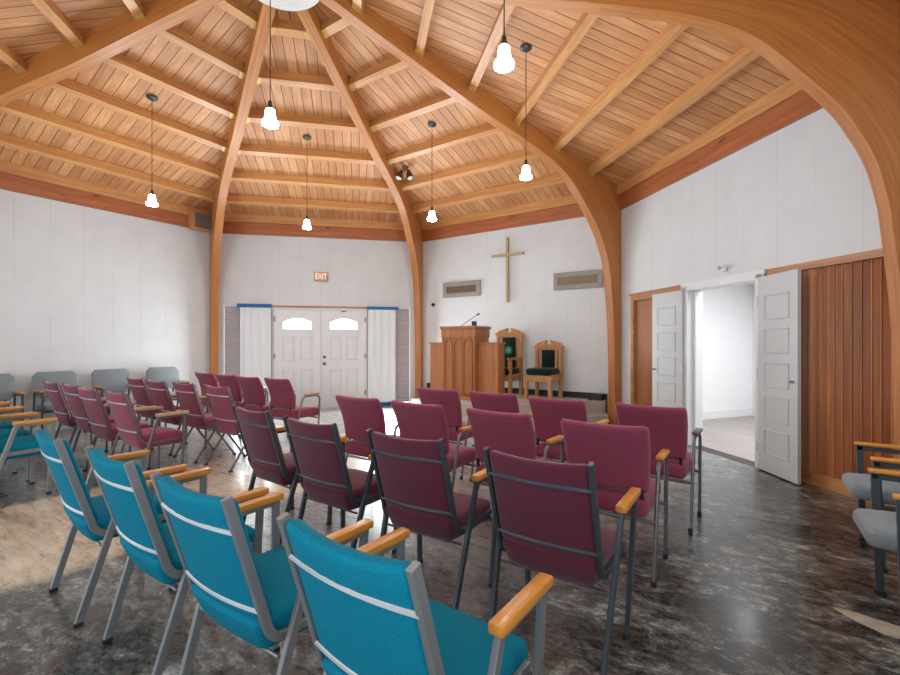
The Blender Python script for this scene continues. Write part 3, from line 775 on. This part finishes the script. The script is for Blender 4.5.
# ------------------------------------------------------------------ carved chairs
def throne(loc, rz, w, hb, seat, arms, lab, star):
    r = empty('carved_chair', loc, rz)      # local -y = front, origin under the back
    tag(r, lab, 'carved chair', 'carved chairs on the platform')
    hw = w / 2; sd = 0.44 if arms else 0.50
    for sg in (-1, 1):
        m = MB(); m.rbox(sg * hw - 0.03, sg * hw + 0.03, -0.03, 0.03, 0, hb - 0.13, 0.006, 1); m.build('stile', 'throne', r)
        m = MB(); m.rbox(sg * (hw - 0.005) - 0.032, sg * (hw - 0.005) + 0.032, -sd - 0.03, -sd + 0.03, 0, (0.66 if arms else seat - 0.08), 0.008, 1); m.build('leg', 'throne', r)
        m = MB(); m.box(sg * hw - 0.014, sg * hw + 0.014, -sd + 0.03, -0.03, seat - 0.17, seat - 0.06); m.build('apron', 'throne', r)
        if arms:
            m = MB(); m.rbox(sg * hw - 0.038, sg * hw + 0.038, -sd - 0.07, -0.03, 0.661, 0.70, 0.012, 2); m.build('arm', 'throne', r)
    m = MB(); m.box(-hw + 0.03, hw - 0.03, -sd - 0.015, -sd + 0.015, seat - 0.17, seat - 0.06); m.build('apron', 'throne', r)
    # back panel rails
    m = MB(); m.box(-hw + 0.03, hw - 0.03, -0.018, 0.018, seat + 0.01, seat + 0.05); m.box(-hw + 0.03, hw - 0.03, -0.018, 0.018, hb - 0.175, hb - 0.14)
    m.box(-hw + 0.062, -hw + 0.10, -0.016, 0.016, seat + 0.05, hb - 0.175); m.box(hw - 0.10, hw - 0.062, -0.016, 0.016, seat + 0.05, hb - 0.175)
    m.build('back_frame', 'throne', r)
    m = MB(); m.rbox(-hw + 0.102, hw - 0.102, -0.045, 0.012, seat + 0.052, hb - 0.177, 0.018, 2); bp = m.build('back_pad', 'velvet', r, True)
    if star:
        m = MB(); pts = []
        for i in range(16):
            t = PI * i / 8; rr = 0.095 if i % 2 == 0 else 0.045
            pts.append((rr * math.sin(t), hb - 0.42 + rr * math.cos(t)))
        m.prism(pts, -0.050, -0.0455); o = m.build('star_emblem', plain('star_green', (0.05, 0.30, 0.20), 0.6), bp); o['label'] = 'pale green star emblem'
    # broken-scroll crest with a gap at the middle
    m = MB()
    for sg in (-1, 1):
        pts = [(0.0, hb - 0.14), (sg * (hw + 0.055), hb - 0.14), (sg * (hw + 0.055), hb - 0.105)]
        for i in range(9):
            t = i / 8; x = (hw + 0.035) * (1 - t) + 0.045 * t
            z = hb - 0.105 + 0.10 * math.sin(t * PI / 2) ** 1.2 + 0.012 * math.sin(t * PI * 2)
            pts.append((sg * x, z))
        pts += [(sg * 0.030, hb - 0.03), (sg * 0.055, hb - 0.065), (0.0, hb - 0.085)]
        m.prism(pts if sg > 0 else pts[::-1], -0.032, 0.032)
    m.build('crest', 'throne', r)
    m = MB(); m.rbox(-hw + 0.005, hw - 0.005, -sd - 0.05, -0.035, seat - 0.06, seat + 0.055, 0.045, 3); m.build('seat_cushion', 'velvet', r, True)
    return r
throne((1.125, 8.46, 0.391), math.radians(-34), 0.47, 1.25, 0.45, True, 'taller carved armchair with a green star on its back, half hidden by the pulpit', True)
throne((1.765, 8.02, 0.391), math.radians(-33), 0.44, 1.02, 0.475, False, 'shorter carved oak chair with a green velvet seat right of the pulpit', False)

# ------------------------------------------------------------------ right wall: partition, doorway, next room
def wallR(o, u=0, z=0, d=0): return at_wall(o, -90, u, z, d)
m = MB()
m.box(-1.71, -1.64, -0.02, 0.10, 0, 2.02); m.box(-1.735, -1.711, -0.004, 0.10, 0, 2.115); m.box(-1.71, -0.555, -0.02, 0.10, 2.02, 2.115)
struct(wallR(m.build('trim_31', 'trimwood')), 'wooden frame left of the side doorway', 'trim')
m = MB(); m.box(-1.735, -0.555, -0.035, -0.021, 2.10, 2.135); struct(wallR(m.build('trim_32', 'trimwood')), 'thin wooden head strip left of the side doorway', 'trim')
m = MB(); m.box(0.75, 1.95, -0.045, 0.10, 2.065, 2.105); m.box(0.75, 1.95, -0.03, 0.10, 2.106, 2.135)
struct(wallR(m.build('trim_33', 'trimwood')), 'wooden head track above the folding partition', 'trim')
m = MB(); m.box(0.72, 1.95, -0.03, 0.03, 0, 0.12); struct(wallR(m.build('baseboard_right', 'plinth')), 'wooden plinth under the folding partition', 'baseboard')
def folding(u0, u1, zb, zt, pitch, lab, depth=0.05, ph=0):
    r = empty('folding_partition'); wallR(r); tag(r, lab, 'folding partition')
    n = max(2, round((u1 - u0) / pitch)); vs = []; pts = []
    m = MB()
    p = (u1 - u0) / n
    for i in range(n):
        x0 = u0 + p * i; x1 = x0 + p
        # each fold: a slat leaning back, with a thin return
        sl = MB()
        yo = 0.0 + 0.012 * random.random()
        m.add([(x0 + 0.002, yo - 0.028, zb), (x1 - 0.004, yo + depth * 0.55, zb), (x1 - 0.001, yo + depth * 0.55 + 0.008, zb), (x0 + 0.004, yo - 0.018, zb),
               (x0 + 0.002, yo - 0.028, zt), (x1 - 0.004, yo + depth * 0.55, zt), (x1 - 0.001, yo + depth * 0.55 + 0.008, zt), (x0 + 0.004, yo - 0.018, zt)],
              [(0, 3, 2, 1), (4, 5, 6, 7), (0, 1, 5, 4), (1, 2, 6, 5), (2, 3, 7, 6), (3, 0, 4, 7)])
        m.rbox(x0 - 0.002, x0 + 0.010, yo - 0.034, yo + 0.03, zb, zt, 0.003, 1)
    m.build('slats', 'acc', r)
    m = MB(); m.box(u0, u1, 0.075, 0.085, zb, zt); m.build('backing', 'acc', r)
    return r
folding(0.73, 1.95, 0.122, 2.063, 0.078, 'brown wooden folding partition beside the right hand white door')
m = MB(); m.box(-1.635, -0.56, 0.03, 0.05, 0, 2.018)
o = wallR(m.build('wood_panel', 'acc_plain')); tag(o, 'flat reddish wood panel behind the left hand white door', 'wood panel')
# door frame
m = MB()
m.box(-0.555, -0.435, -0.035, 0.20, 0, 2.10); m.box(0.595, 0.715, -0.035, 0.20, 0, 2.10); m.box(-0.555, 0.715, -0.035, 0.20, 2.045, 2.139)
m.box(-0.435, -0.40, 0.06, 0.10, 0, 2.045); 
struct(wallR(m.build('trim_34', 'white')), 'white frame around the open side doorway', 'trim')
m = MB(); m.box(-0.435, 0.595, -0.02, 0.0, 0.0, 0.006); struct(wallR(m.build('trim_35', 'steeldark')), 'dark threshold strip of the side doorway', 'trim')
# five-panel leaves
def five_panel(n, hinge_u, ang, sg, lab):
    """leaf hinged at hinge_u, extends sg*0.62 along local x before rotation"""
    w = 0.575; m = MB()
    x0, x1 = (0, w) if sg > 0 else (-w, 0)
    m.rbox(x0, x1, -0.018, 0.018, 0.012, 2.055, 0.003, 1)
    d = m.build('door_%d' % n, 'greywhite'); wallR(d, hinge_u, 0, 0.06); d.rotation_euler = (0, 0, wrot(-90) + ang)
    struct(d, lab, 'door')
    mm = MB(); hs = (2.055 - 0.12 - 0.19) / 5
    for i in range(5):
        z0 = 0.20 + i * hs; z1 = z0 + hs - 0.09
        for yy, s_ in ((-0.018, -1), (0.018, 1)):
            t = 0.014
            for (a0, a1, b0, b1) in ((x0 + 0.11, x1 - 0.11, z0, z0 + t), (x0 + 0.11, x1 - 0.11, z1 - t, z1), (x0 + 0.11, x0 + 0.11 + t, z0 + t, z1 - t), (x1 - 0.11 - t, x1 - 0.11, z0 + t, z1 - t)):
                y0, y1 = sorted((yy - s_ * 0.002, yy + s_ * 0.010)); mm.rbox(a0, a1, y0, y1, b0, b1, 0.003, 1)
    mm.build('door_panel', 'greywhite', d)
    kx = sg * (w - 0.06)
    for s_ in (-1, 1):
        mm = MB(); mm.lathe([(0, 0), (0.017, 0), (0.017, 0.004), (0.007, 0.008), (0.007, 0.02), (0.015, 0.026), (0.015, 0.036), (0.0, 0.04)], 14)
        mm.build('knob', 'steel', d, True, Matrix.Translation((kx, s_ * 0.018, 0.98)) @ Matrix.Rotation(s_ * -PI / 2, 4, 'X'))
    for hz in (0.25, 1.02, 1.80):
        mm = MB(); mm.tube([(0, -0.024, hz - 0.05), (0, -0.024, hz + 0.05)], 0.008); mm.build('hinge', 'white', d, True)
    return d
five_panel(3, -0.485, math.radians(2.5), -1, 'pale five panel door folded back on the left of the side doorway')
five_panel(4, 0.675, math.radians(-13), 1, 'pale five panel door swung open on the right of the side doorway')
# twin-head fixture above the doorway
r = empty('emergency_light'); wallR(r, 0.16, 2.235, 0); tag(r, 'small white twin head light above the side doorway', 'emergency light')
m = MB(); m.rbox(-0.03, 0.03, -0.03, 0, -0.035, 0.02, 0.006, 1); m.build('housing', 'white', r)
for sg in (-1, 1):
    m = MB(); m.lathe([(0, 0), (0.014, 0), (0.026, 0.024), (0.026, 0.034), (0, 0.036)], 14)
    m.build('lamp_head', 'greywhite', r, True, Matrix.Translation((sg * 0.042, -0.03, 0.02)) @ Matrix.Rotation(sg * 0.5, 4, 'Z') @ Matrix.Rotation(PI / 2, 4, 'X'))
# next room
RO = wpos(-90, 0, 0, 0); RX = wall_n(-90); RY = wall_r(-90)
def local_box(name, x0, x1, y0, y1, z0, z1, mt):   # x along wall (u), y outward
    m = MB(); m.box(x0, x1, y0, y1, z0, z1); return wallR(m.build(name, mt))
struct(local_box('floor', -3.0, 2.6, 0.152, 4.2, -0.10, 0.0, 'greywood'), 'grey plank floor of the next room', 'floor')
struct(local_box('ceiling', -3.0, 2.6, 0.152, 4.2, 2.55, 2.65, 'roomwall'), 'white ceiling of the next room', 'ceiling')
FW = wpos(-90, 0, 0, 0)
def world_wall(name, p0, p1, z0, z1, t, mt):
    p0 = Vector((p0[0], p0[1], 0)); p1 = Vector((p1[0], p1[1], 0)); d = (p1 - p0); ln = d.length
    m = MB(); m.box(0, ln, 0, t, z0, z1); o = m.build(name, mt); o.location = p0; o.rotation_euler = (0, 0, math.atan2(d.y, d.x)); return o
A_ = (3.15, 7.45); B_ = (5.66, 8.40); C_ = (5.95, 5.6)
struct(world_wall('wall_next_room_far', A_, B_, 0, 2.55, 0.1, 'roomwall'), 'white far wall of the next room', 'wall')
struct(world_wall('wall_next_room_side', (B_[0] + 0.0, B_[1]), (6.35, 2.9), 0, 2.55, 0.1, 'roomwall'), 'white side wall of the next room', 'wall')
struct(world_wall('baseboard_next_room_far', (A_[0] + .005, A_[1] - .016), (B_[0] - .0, B_[1] - .016), 0.0, 0.14, 0.015, 'white'), 'white baseboard of the next room', 'baseboard')
struct(world_wall('baseboard_next_room_side', (B_[0] - 0.016, B_[1] - .02), (6.334, 2.9), 0.0, 0.14, 0.015, 'white'), 'white baseboard of the next room', 'baseboard')
q = wpos(-90, 0.2, 2.52, -1.5)
area_light('next_room_ceiling_lamp', q, q - Vector((0, 0, 2)), 1.6, 1.6, 90, (0.95, 0.98, 1.0))  # unseen area light added to brighten the next room and the floor sheen

# ------------------------------------------------------------------ corner speaker, spot lights
r = empty('wall_speaker'); at_wall(r, 45, 1.745, 3.53, 0.052); tag(r, 'brown box loudspeaker high on the left wall beside the corner arch', 'speaker')
m = MB(); m.rbox(-0.165, 0.165, -0.22, 0, 0, 0.30, 0.006, 1); m.build('cabinet', 'purlin', r)
m = MB(); m.rbox(-0.152, 0.152, -0.232, -0.2205, 0.012, 0.288, 0.004, 1); m.build('grille', 'speaker', r)
t1 = math.radians(90 - 22.5) + TH
u1 = Vector((math.cos(t1), math.sin(t1), 0)); n1 = Vector((-u1.y, u1.x, 0))
pos = Vector((CX, CY, 0)) + u1 * 3.42 - n1 * 0.27
r = empty('spot_light', (pos.x, pos.y, deck_z(3.42) - 0.055)); tag(r, 'dark twin head spot light fixed to the ceiling beside the arch near the pulpit', 'spot light')
m = MB(); m.lathe([(0, 0.02), (0.055, 0.02), (0.055, 0.0), (0.02, -0.012), (0.012, -0.05), (0, -0.05)], 16); m.build('mount', 'bronze', r, True)
for sg, an in ((-1, 0.55), (1, -0.45)):
    m = MB(); m.lathe([(0, 0.0), (0.03, 0.0), (0.036, -0.05), (0.06, -0.12), (0.062, -0.17), (0.052, -0.172)], 18)
    h = m.build('lamp_head', 'bronze', r, True, Matrix.Translation((sg * 0.055, -0.01, -0.04)) @ Matrix.Rotation(an * 0.6, 4, 'Y') @ Matrix.Rotation(-0.35, 4, 'X'))
    m = MB(); m.lathe([(0.0, -0.15), (0.052, -0.165), (0.03, -0.185), (0.0, -0.19)], 16)
    m.build('bulb', 'lamp', h, True, Matrix.Translation((sg * 0.055, -0.01, -0.04)) @ Matrix.Rotation(an * 0.6, 4, 'Y') @ Matrix.Rotation(-0.35, 4, 'X'))

# ------------------------------------------------------------------ pendants
def pendant(x, y, zb, lab):
    dz = 5.285 - SL * max((Vector((x - CX, y - CY, 0))).dot(wall_n(a)) for a in NAMES)
    r = empty('pendant_light', (x, y, zb)); tag(r, lab, 'pendant light', 'pendant lights')
    h = dz - zb
    m = MB(); m.lathe([(0.0, 0.022), (0.066, 0.022), (0.066, 0.008), (0.05, -0.004), (0.012, -0.014), (0, -0.014)], 20)
    m.build('canopy', 'screen', r, True, Matrix.Translation((0, 0, h - 0.024)))
    m = MB(); m.tube([(0, 0, 0.23), (0, 0, h - 0.03)], 0.0045, 6); m.build('cord', 'cord', r)
    m = MB(); m.lathe([(0, 0.24), (0.014, 0.24), (0.018, 0.20), (0.030, 0.185), (0.030, 0.172), (0, 0.172)], 16); m.build('socket', 'screen', r, True)
    m = MB(); m.lathe([(q * 0.72, 0.176 - (0.176 - z) * 0.80) for q, z in [(0.0, 0.176), (0.034, 0.174), (0.050, 0.16), (0.056, 0.12), (0.060, 0.08), (0.066, 0.06), (0.086, 0.04), (0.094, 0.022), (0.090, 0.004), (0.086, 0.004), (0.088, 0.02), (0.062, 0.058), (0.05, 0.12), (0.03, 0.165), (0.0, 0.168)]], 24)
    m.build('shade', 'shade', r, True, ang=60)
    return r
def bayp(a, rr=2.6, off=0): n = wall_n(a); w = wall_r(a); return CX + n.x * rr + w.x * off, CY + n.y * rr + w.y * off
p = (-3.904, 5.874); pendant(p[0], p[1], 3.12, 'lit bell pendant hanging in front of the plain left wall')
p = (-2.238, 7.017); pendant(p[0], p[1], 3.107, 'lit bell pendant hanging in front of the entrance wall')
p = (-0.266, 6.615); pendant(p[0], p[1], 3.125, 'lit bell pendant hanging beside the arch left of the cross')
p = (0.831, 4.905); pendant(p[0], p[1], 3.115, 'lit bell pendant hanging to the right of the cross, second largest')
pendant(0.358, 2.965, 3.14, 'nearest and largest lit bell pendant at the top of the view')
pendant(-1.508, 3.76, 3.14, 'lit bell pendant hanging below the ceiling crown')

# ------------------------------------------------------------------ chairs
FW_ANG = math.radians(-34.15)            # chairs face the platform wall
F2 = Vector((math.sin(-FW_ANG), math.cos(FW_ANG), 0)); L2 = Vector((-F2.y, F2.x, 0))
T0 = 0.28
def square_chair(name, fab, steel, arm, arms=True, TK=1.0, bar='barsteel'):
    """square-tube church chair. local +y = forward, y = t - T0 with t=0 at the top of the back"""
    r = empty(name)
    Y = lambda t: t - T0
    hw = 0.232
    # seat cushion, crowned; its back edge slants under the backrest
    def crown(v):
        x, y, z = v; q = 1 - (x / 0.225) ** 2
        if z > 0.43: z += 0.020 * max(0, q) * (1 - ((y - Y(0.32)) / 0.26) ** 2)
        k = max(0.0, min(1.0, (Y(0.30) - y) / 0.18))
        y += k * (0.485 - z) * 0.42
        if y < Y(0.2): y -= 0.014 * q * k
        return (x * (1 - 0.10 * k * max(0, (0.46 - z) / 0.1)), y, z - (0.02 if y > Y(0.54) else 0))
    m = MB(); m.rbox(-0.221, 0.221, Y(0.098), Y(0.575), 0.352, 0.478, 0.026, 3, crown, 5); m.build('seat', fab, r, True, ang=70)
    # padded back held flush between the posts
    z0, z1 = 0.470, 0.893
    lx = lambda z: 0.155 * (0.900 - z) / 0.5
    def lean(v):
        x, y, z = v
        q = (z - z0) / (z1 - z0)
        bow = -0.024 * (1 - (x / 0.222) ** 2)
        return (x, y + Y(0) + lx(z) + bow, z - 0.012 * (1 - (x / 0.222) ** 2) * (1 if q > 0.8 else 0))
    m = MB(); m.rbox(-0.2215, 0.2215, -0.011, 0.045, z0, z1, 0.020, 3, lean, 6); m.build('backrest', fab, r, True, ang=70)
    # bent side posts running into the seat rails
    for sg in (-1, 1):
        x = sg * hw
        p = fillet([(x, Y(0.0), 0.900), (x, Y(0.155), 0.400), (x, Y(0.53), 0.405)], 0.085, 6)
        m = MB(); m.bar(p, 0.020 * TK, 0.032 * TK, (1, 0, 0)); m.build('side_post', steel, r, True, ang=35)
    def bowbar(z):
        pts = []
        for i in range(11):
            x = -hw + 2 * hw * i / 10
            pts.append((x, Y(0) + lx(z) - 0.0125 - 0.024 * (1 - (x / hw) ** 2), z))
        m = MB(); m.bar(pts, 0.014, 0.007, (0, 0, 1)); return m
    bowbar(0.790).build('crossbar', bar, r, True, ang=35)
    bowbar(0.520).build('crossbar', bar, r, True, ang=35)
    m = MB(); m.bar([(-hw - 0.015, Y(0.168), 0.352), (hw + 0.015, Y(0.168), 0.352)], 0.012, 0.010, (0, 1, 0)); m.bar([(-hw - 0.02, Y(0.50), 0.372), (hw + 0.02, Y(0.50), 0.372)], 0.022, 0.022, (0, 1, 0))
    m.build('seat_frame', steel, r)
    zt = 0.645 if arms else 0.40
    for sg in (-1, 1):
        x = sg * 0.284
        if arms:
            rear = [(x, Y(0.275), 0.648), (x - sg * 0.030, Y(0.075), 0.012)]; front = [(x, Y(0.525), 0.648), (x - sg * 0.030, Y(0.500), 0.012)]
        else:
            x = sg * 0.252
            rear = [(x, Y(0.30), 0.405), (x, Y(0.03), 0.012)]; front = [(x, Y(0.22), 0.405), (x, Y(0.50), 0.012)]
        for p in (rear, front):
            m = MB(); m.bar(p, 0.021 * TK, 0.034 * TK, (1, 0, 0)); lg = m.build('leg', steel, r)
            e = Vector(p[1]); m = MB(); m.rbox(e.x - 0.013, e.x + 0.013, e.y - 0.02, e.y + 0.02, 0.0, 0.02, 0.004, 1); m.build('foot_cap', 'rubber', lg)
        if arms:
            m = MB(); m.bar([(x, Y(0.26), 0.640), (x, Y(0.54), 0.640)], 0.021, 0.018, (1, 0, 0)); ar = m.build('arm_rail', steel, r)
            m = MB(); m.rbox(x - 0.0225, x + 0.0225, Y(0.248), Y(0.556), 0.650, 0.680, 0.006, 2); m.build('armrest', arm, r, True)
        else:
            m = MB(); m.bar([(x, Y(0.06), 0.385), (x, Y(0.52), 0.385)], 0.02, 0.02, (1, 0, 0)); m.build('side_rail', steel, r)
    return r
def round_chair(name, fab, steel, arm):
    """fully upholstered chair on round-tube arm loops"""
    r = empty(name); Y = lambda t: t - T0
    def crown(v):
        x, y, z = v; q = 1 - (x / 0.24) ** 2
        if z > 0.43: z += 0.025 * max(0, q) * (1 - ((y - Y(0.32)) / 0.27) ** 2)
        return (x, y, z)
    m = MB(); m.rbox(-0.236, 0.236, Y(0.075), Y(0.58), 0.358, 0.470, 0.034, 3, crown, 5); m.build('seat', fab, r, True, ang=70)
    z0, z1 = 0.492, 0.897
    def lean(v):
        x, y, z = v; q = (z - z0) / (z1 - z0)
        fl = 0.92 + 0.08 * min(1, q * 1.3)
        curl = -0.02 * max(0, q - 0.72) / 0.28
        return (x * fl, y + Y(0.10) - 0.10 * q + curl + 0.018 * math.sin(PI * min(1, q * 1.15)) - 0.016 * (1 - (x / 0.26) ** 2), z - 0.010 * (1 - (x / 0.26) ** 2) * (1 if q > 0.8 else 0))
    m = MB(); m.rbox(-0.258, 0.258, -0.004, 0.066, z0, z1, 0.030, 4, lean, 6); m.build('backrest', fab, r, True, ang=70)
    for sg in (-1, 1):
        x = sg * 0.205
        m = MB(); m.bar(fillet([(x, Y(0.085), 0.52), (x, Y(0.105), 0.385), (x, Y(0.22), 0.345)], 0.05, 4), 0.022, 0.007, (1, 0, 0)); m.build('back_bracket', 'black', r)
        x = sg * 0.272
        p = fillet([(x, Y(0.075), 0.012), (x, Y(0.235), 0.645), (x, Y(0.525), 0.650), (x, Y(0.49), 0.012)], 0.075, 6)
        m = MB(); m.tube(p, 0.0125, 10, (1, 0, 0)); lp = m.build('arm_loop', steel, r, True, ang=60)
        for e in (p[0], p[-1]):
            m = MB(); m.lathe([(0, 0), (0.016, 0), (0.016, 0.03), (0, 0.03)], 10, (e[0], e[1], 0.0)); m.build('foot_cap', 'rubber', lp, True)
        m = MB()
        def pad(v): return (v[0], v[1], v[2])
        m.rbox(x - 0.024, x + 0.024, Y(0.275), Y(0.51), 0.657, 0.684, 0.009, 2); m.build('armrest', arm, r, True)
    m = MB()
    for t in (0.10, 0.48): m.tube([(-0.275, Y(t), 0.345), (0.275, Y(t), 0.345)], 0.011, 8, (0, 1, 0))
    m.build('seat_rail', steel, r, True)
    return r
def wall_chair(name):
    """wide grey reception chair with dark square frames; +y = forward, y=0 at the back plane"""
    r = empty(name)
    m = MB()
    def seatf(v):
        x, y, z = v
        if y > 0.38: x *= 1 - 0.22 * (y - 0.38) / 0.18
        return (x, y, z)
    m.rbox(-0.232, 0.232, 0.06, 0.56, 0.385, 0.470, 0.035, 3, seatf, 4); m.build('seat', 'greyf', r, True, ang=70)
    m = MB(); W = 0.262; zb, zt = 0.545, 0.925
    poly = [(-W + 0.07, zb), (W - 0.07, zb), (W - 0.02, zb + 0.05), (W, zb + 0.12), (W, zt - 0.07), (W - 0.055, zt), (-W + 0.055, zt), (-W, zt - 0.07), (-W, zb + 0.12), (-W + 0.02, zb + 0.05)]
    m.prism(poly, 0.0, 0.06)
    o = m.build('backrest', 'greyf', r)
    bm = bmesh.new(); bm.from_mesh(o.data); bmesh.ops.bevel(bm, geom=bm.edges[:], offset=0.014, segments=2, profile=0.5, affect='EDGES'); bm.to_mesh(o.data); bm.free()
    for v in o.data.vertices: v.co.y += 0.075 - (v.co.z - zb) * 0.18
    for p in o.data.polygons: p.use_smooth = True
    o.data.set_sharp_from_angle(angle=math.radians(60))
    for sg in (-1, 1):
        x = sg * 0.15
        m = MB(); m.bar([(x, 0.075, 0.70), (x, 0.115, 0.40)], 0.03, 0.012, (1, 0, 0)); m.build('back_support', 'steeldark', r)
        x = sg * 0.25
        m = MB(); m.bar([(x, 0.435, 0.012), (x, 0.455, 0.652)], 0.022, 0.034, (1, 0, 0)); lg = m.build('leg', 'steeldark', r)
        m = MB(); m.rbox(x - 0.015, x + 0.015, 0.41, 0.46, 0, 0.02, 0.004, 1); m.build('foot_cap', 'rubber', lg)
        m = MB(); m.bar([(x, 0.03, 0.012), (x, 0.10, 0.635)], 0.022, 0.030, (1, 0, 0)); lg = m.build('leg', 'steeldark', r)
        m = MB(); m.rbox(x - 0.015, x + 0.015, 0.005, 0.055, 0, 0.02, 0.004, 1); m.build('foot_cap', 'rubber', lg)
        m = MB(); m.bar([(x, 0.085, 0.622), (x, 0.470, 0.632)], 0.022, 0.028, (1, 0, 0)); m.build('arm_rail', 'steeldark', r)
        m = MB(); m.rbox(x - 0.02, x + 0.02, 0.08, 0.482, 0.651, 0.672, 0.006, 2); m.build('armrest', 'oak', r, True)
        m = MB(); m.bar([(x * 0.99, 0.07, 0.375), (x * 0.99, 0.44, 0.375)], 0.02, 0.03, (1, 0, 0)); m.build('side_rail', 'steeldark', r)
    m = MB(); m.bar([(-0.25, 0.42, 0.365), (0.25, 0.42, 0.365)], 0.025, 0.03, (0, 1, 0)); m.bar([(-0.25, 0.12, 0.365), (0.25, 0.12, 0.365)], 0.025, 0.03, (0, 1, 0)); m.build('seat_frame', 'steeldark', r)
    return r
proto = {}
CS = 0.965
def put(key, maker, p, q, label, cat, group, jit=0.0):
    if key not in proto:
        r = proto[key] = maker()
        for ch in r.children_recursive:
            for v in ch.data.vertices: v.co.x *= CS; v.co.y *= CS
    else: r = copy_tree(proto[key])
    pos = F2 * (p + T0) * CS + L2 * q * CS
    r.location = (pos.x, pos.y, 0); r.rotation_euler = (0, 0, FW_ANG + math.radians(jit))
    return tag(r, label, cat, group)
teal = lambda: square_chair('padded_armchair', 'teal', 'steel', 'oak')
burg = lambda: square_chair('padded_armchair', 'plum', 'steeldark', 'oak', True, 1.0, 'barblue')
burg2 = lambda: square_chair('padded_armchair', 'burg', 'midsteel', 'oakpale', True, 0.72)
burg3 = lambda: square_chair('padded_side_chair', 'burg', 'midsteel', 'oakpale', False, 0.72)
rnd = lambda: round_chair('padded_armchair', 'burg', 'chrome', 'oak')
rnd2 = lambda: round_chair('padded_armchair', 'burg', 'chrome', 'oakpale')
rnd3 = lambda: round_chair('padded_armchair', 'burg', 'chrome', 'oakdark')
POSN = ['rightmost', 'second from the right', 'third from the right', 'fourth from the right']
NEAR = ['nearest the aisle', 'second from the aisle', 'third from the aisle', 'fourth from the aisle']
tl = ['nearest teal armchair filling the bottom middle, oak arm at its right', 'teal armchair second from the right in the near row, seen from behind',
      'teal armchair third from the right in the near row, seen from behind', 'teal armchair at the aisle end of the near row, leftmost of its four']
for (p, q, j), lab in zip(((0.740, 0.812, -2), (0.738, 1.545, 0), (0.752, 2.245, -2), (0.745, 3.005, -4)), tl): put('teal', teal, p, q, lab, 'chair', 'teal chairs in the near row', j)
for i, (p, q) in enumerate(((0.857, 5.69), (0.86, 6.32), (0.90, 6.98), (0.94, 7.63))):
    put('teal', teal, p, q, 'teal armchair across the aisle at the left edge, %s' % NEAR[i], 'chair', 'teal chairs across the aisle')
rl = ['burgundy chair with dark square frame, rightmost in the row ahead of the teal chairs', 'burgundy square framed chair second from the right ahead of the teal chairs',
      'burgundy square framed chair third from the right ahead of the teal chairs', 'burgundy square framed chair at the aisle end ahead of the teal chairs']
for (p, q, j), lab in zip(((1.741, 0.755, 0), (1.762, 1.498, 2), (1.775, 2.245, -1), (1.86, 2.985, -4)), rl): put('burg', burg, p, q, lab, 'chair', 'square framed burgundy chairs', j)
for i, (p, q, j) in enumerate(((2.714, 0.750, 0), (2.78, 1.484, -3), (2.80, 2.236, -1), (2.814, 2.923, 0))):
    put('rnd', rnd, p, q, 'burgundy chair with rounded back and tube arms in the middle row, %s' % POSN[i], 'chair', 'rounded burgundy chairs in the middle row', j)
for i, (p, q, j) in enumerate(((3.688, 0.652, -3), (3.693, 1.400, -4), (3.80, 2.10, 0), (3.808, 2.765, 0))):
    put('rnd3' if i == 0 else 'rnd', rnd3 if i == 0 else rnd, p, q, 'burgundy chair with rounded back in the row nearest the platform, %s' % POSN[i], 'chair', 'rounded burgundy chairs near the platform', j)
for i, (p, q) in enumerate(((3.69, 5.356), (3.66, 5.99), (3.71, 6.66), (3.77, 7.40))):
    put('rnd2', rnd2, p, q, 'rounded burgundy chair in the far row left of the aisle, %s' % NEAR[i], 'chair', 'rounded burgundy chairs left of the aisle')
for i, (p, q) in enumerate(((2.658, 4.952), (2.638, 5.650), (2.599, 6.285), (2.642, 6.987))):
    k = ('burg3', burg3) if i < 2 else ('burg2', burg2)
    put(k[0], k[1], p, q, 'slim burgundy chair, middle row left of the aisle, %s' % NEAR[i], 'chair', 'burgundy chairs in the middle row left of the aisle')
for i, (p, q) in enumerate(((1.774, 5.15), (1.744, 5.81), (1.801, 6.48), (1.795, 7.16))):
    put('burg2', burg2, p, q, 'burgundy armchair in the near row left of the aisle, %s' % NEAR[i], 'chair', 'burgundy chairs in the near row left of the aisle')
def putwall(a, u, d, lab, group):
    if 'wallc' not in proto: r = proto['wallc'] = wall_chair('reception_chair')
    else: r = copy_tree(proto['wallc'])
    r.location = wpos(a, u, 0, d); r.rotation_euler = (0, 0, wrot(a) + PI); return tag(r, lab, 'chair', group)
for u, lab in ((-1.13, 'grey chair against the left wall, cut by the left edge of the view'), (-0.42, 'grey chair against the left wall behind the nearest burgundy backs'),
               (0.29, 'grey chair against the left wall, third along from the left edge'), (1.08, 'grey chair against the left wall nearest the corner arch')):
    putwall(45, u, 0.13, lab, 'grey chairs along the left wall')
for u, d_, lab in ((-1.10, 0.07, 'grey chair on the right nearest the folding partition'), (-0.262, 0.138, 'nearest grey chair at the right edge of the view')):
    putwall(-135, u, d_, lab, 'grey chairs on the right')
# bare patch on the floor
m = MB(); pts = [(0, 0), (0.08, -0.05), (0.20, -0.085), (0.34, -0.07), (0.44, -0.06), (0.445, 0.02), (0.33, 0.055), (0.19, 0.045), (0.07, 0.03)]
m.prism(pts, 0.0005, 0.003, 'Z'); o = m.build('torn_paper', 'scrap'); o.location = (1.955, 2.29, 0); o.rotation_euler = (0, 0, math.radians(-52))
tag(o, 'pale torn scrap lying on the dark floor in front of the grey chairs', 'scrap')
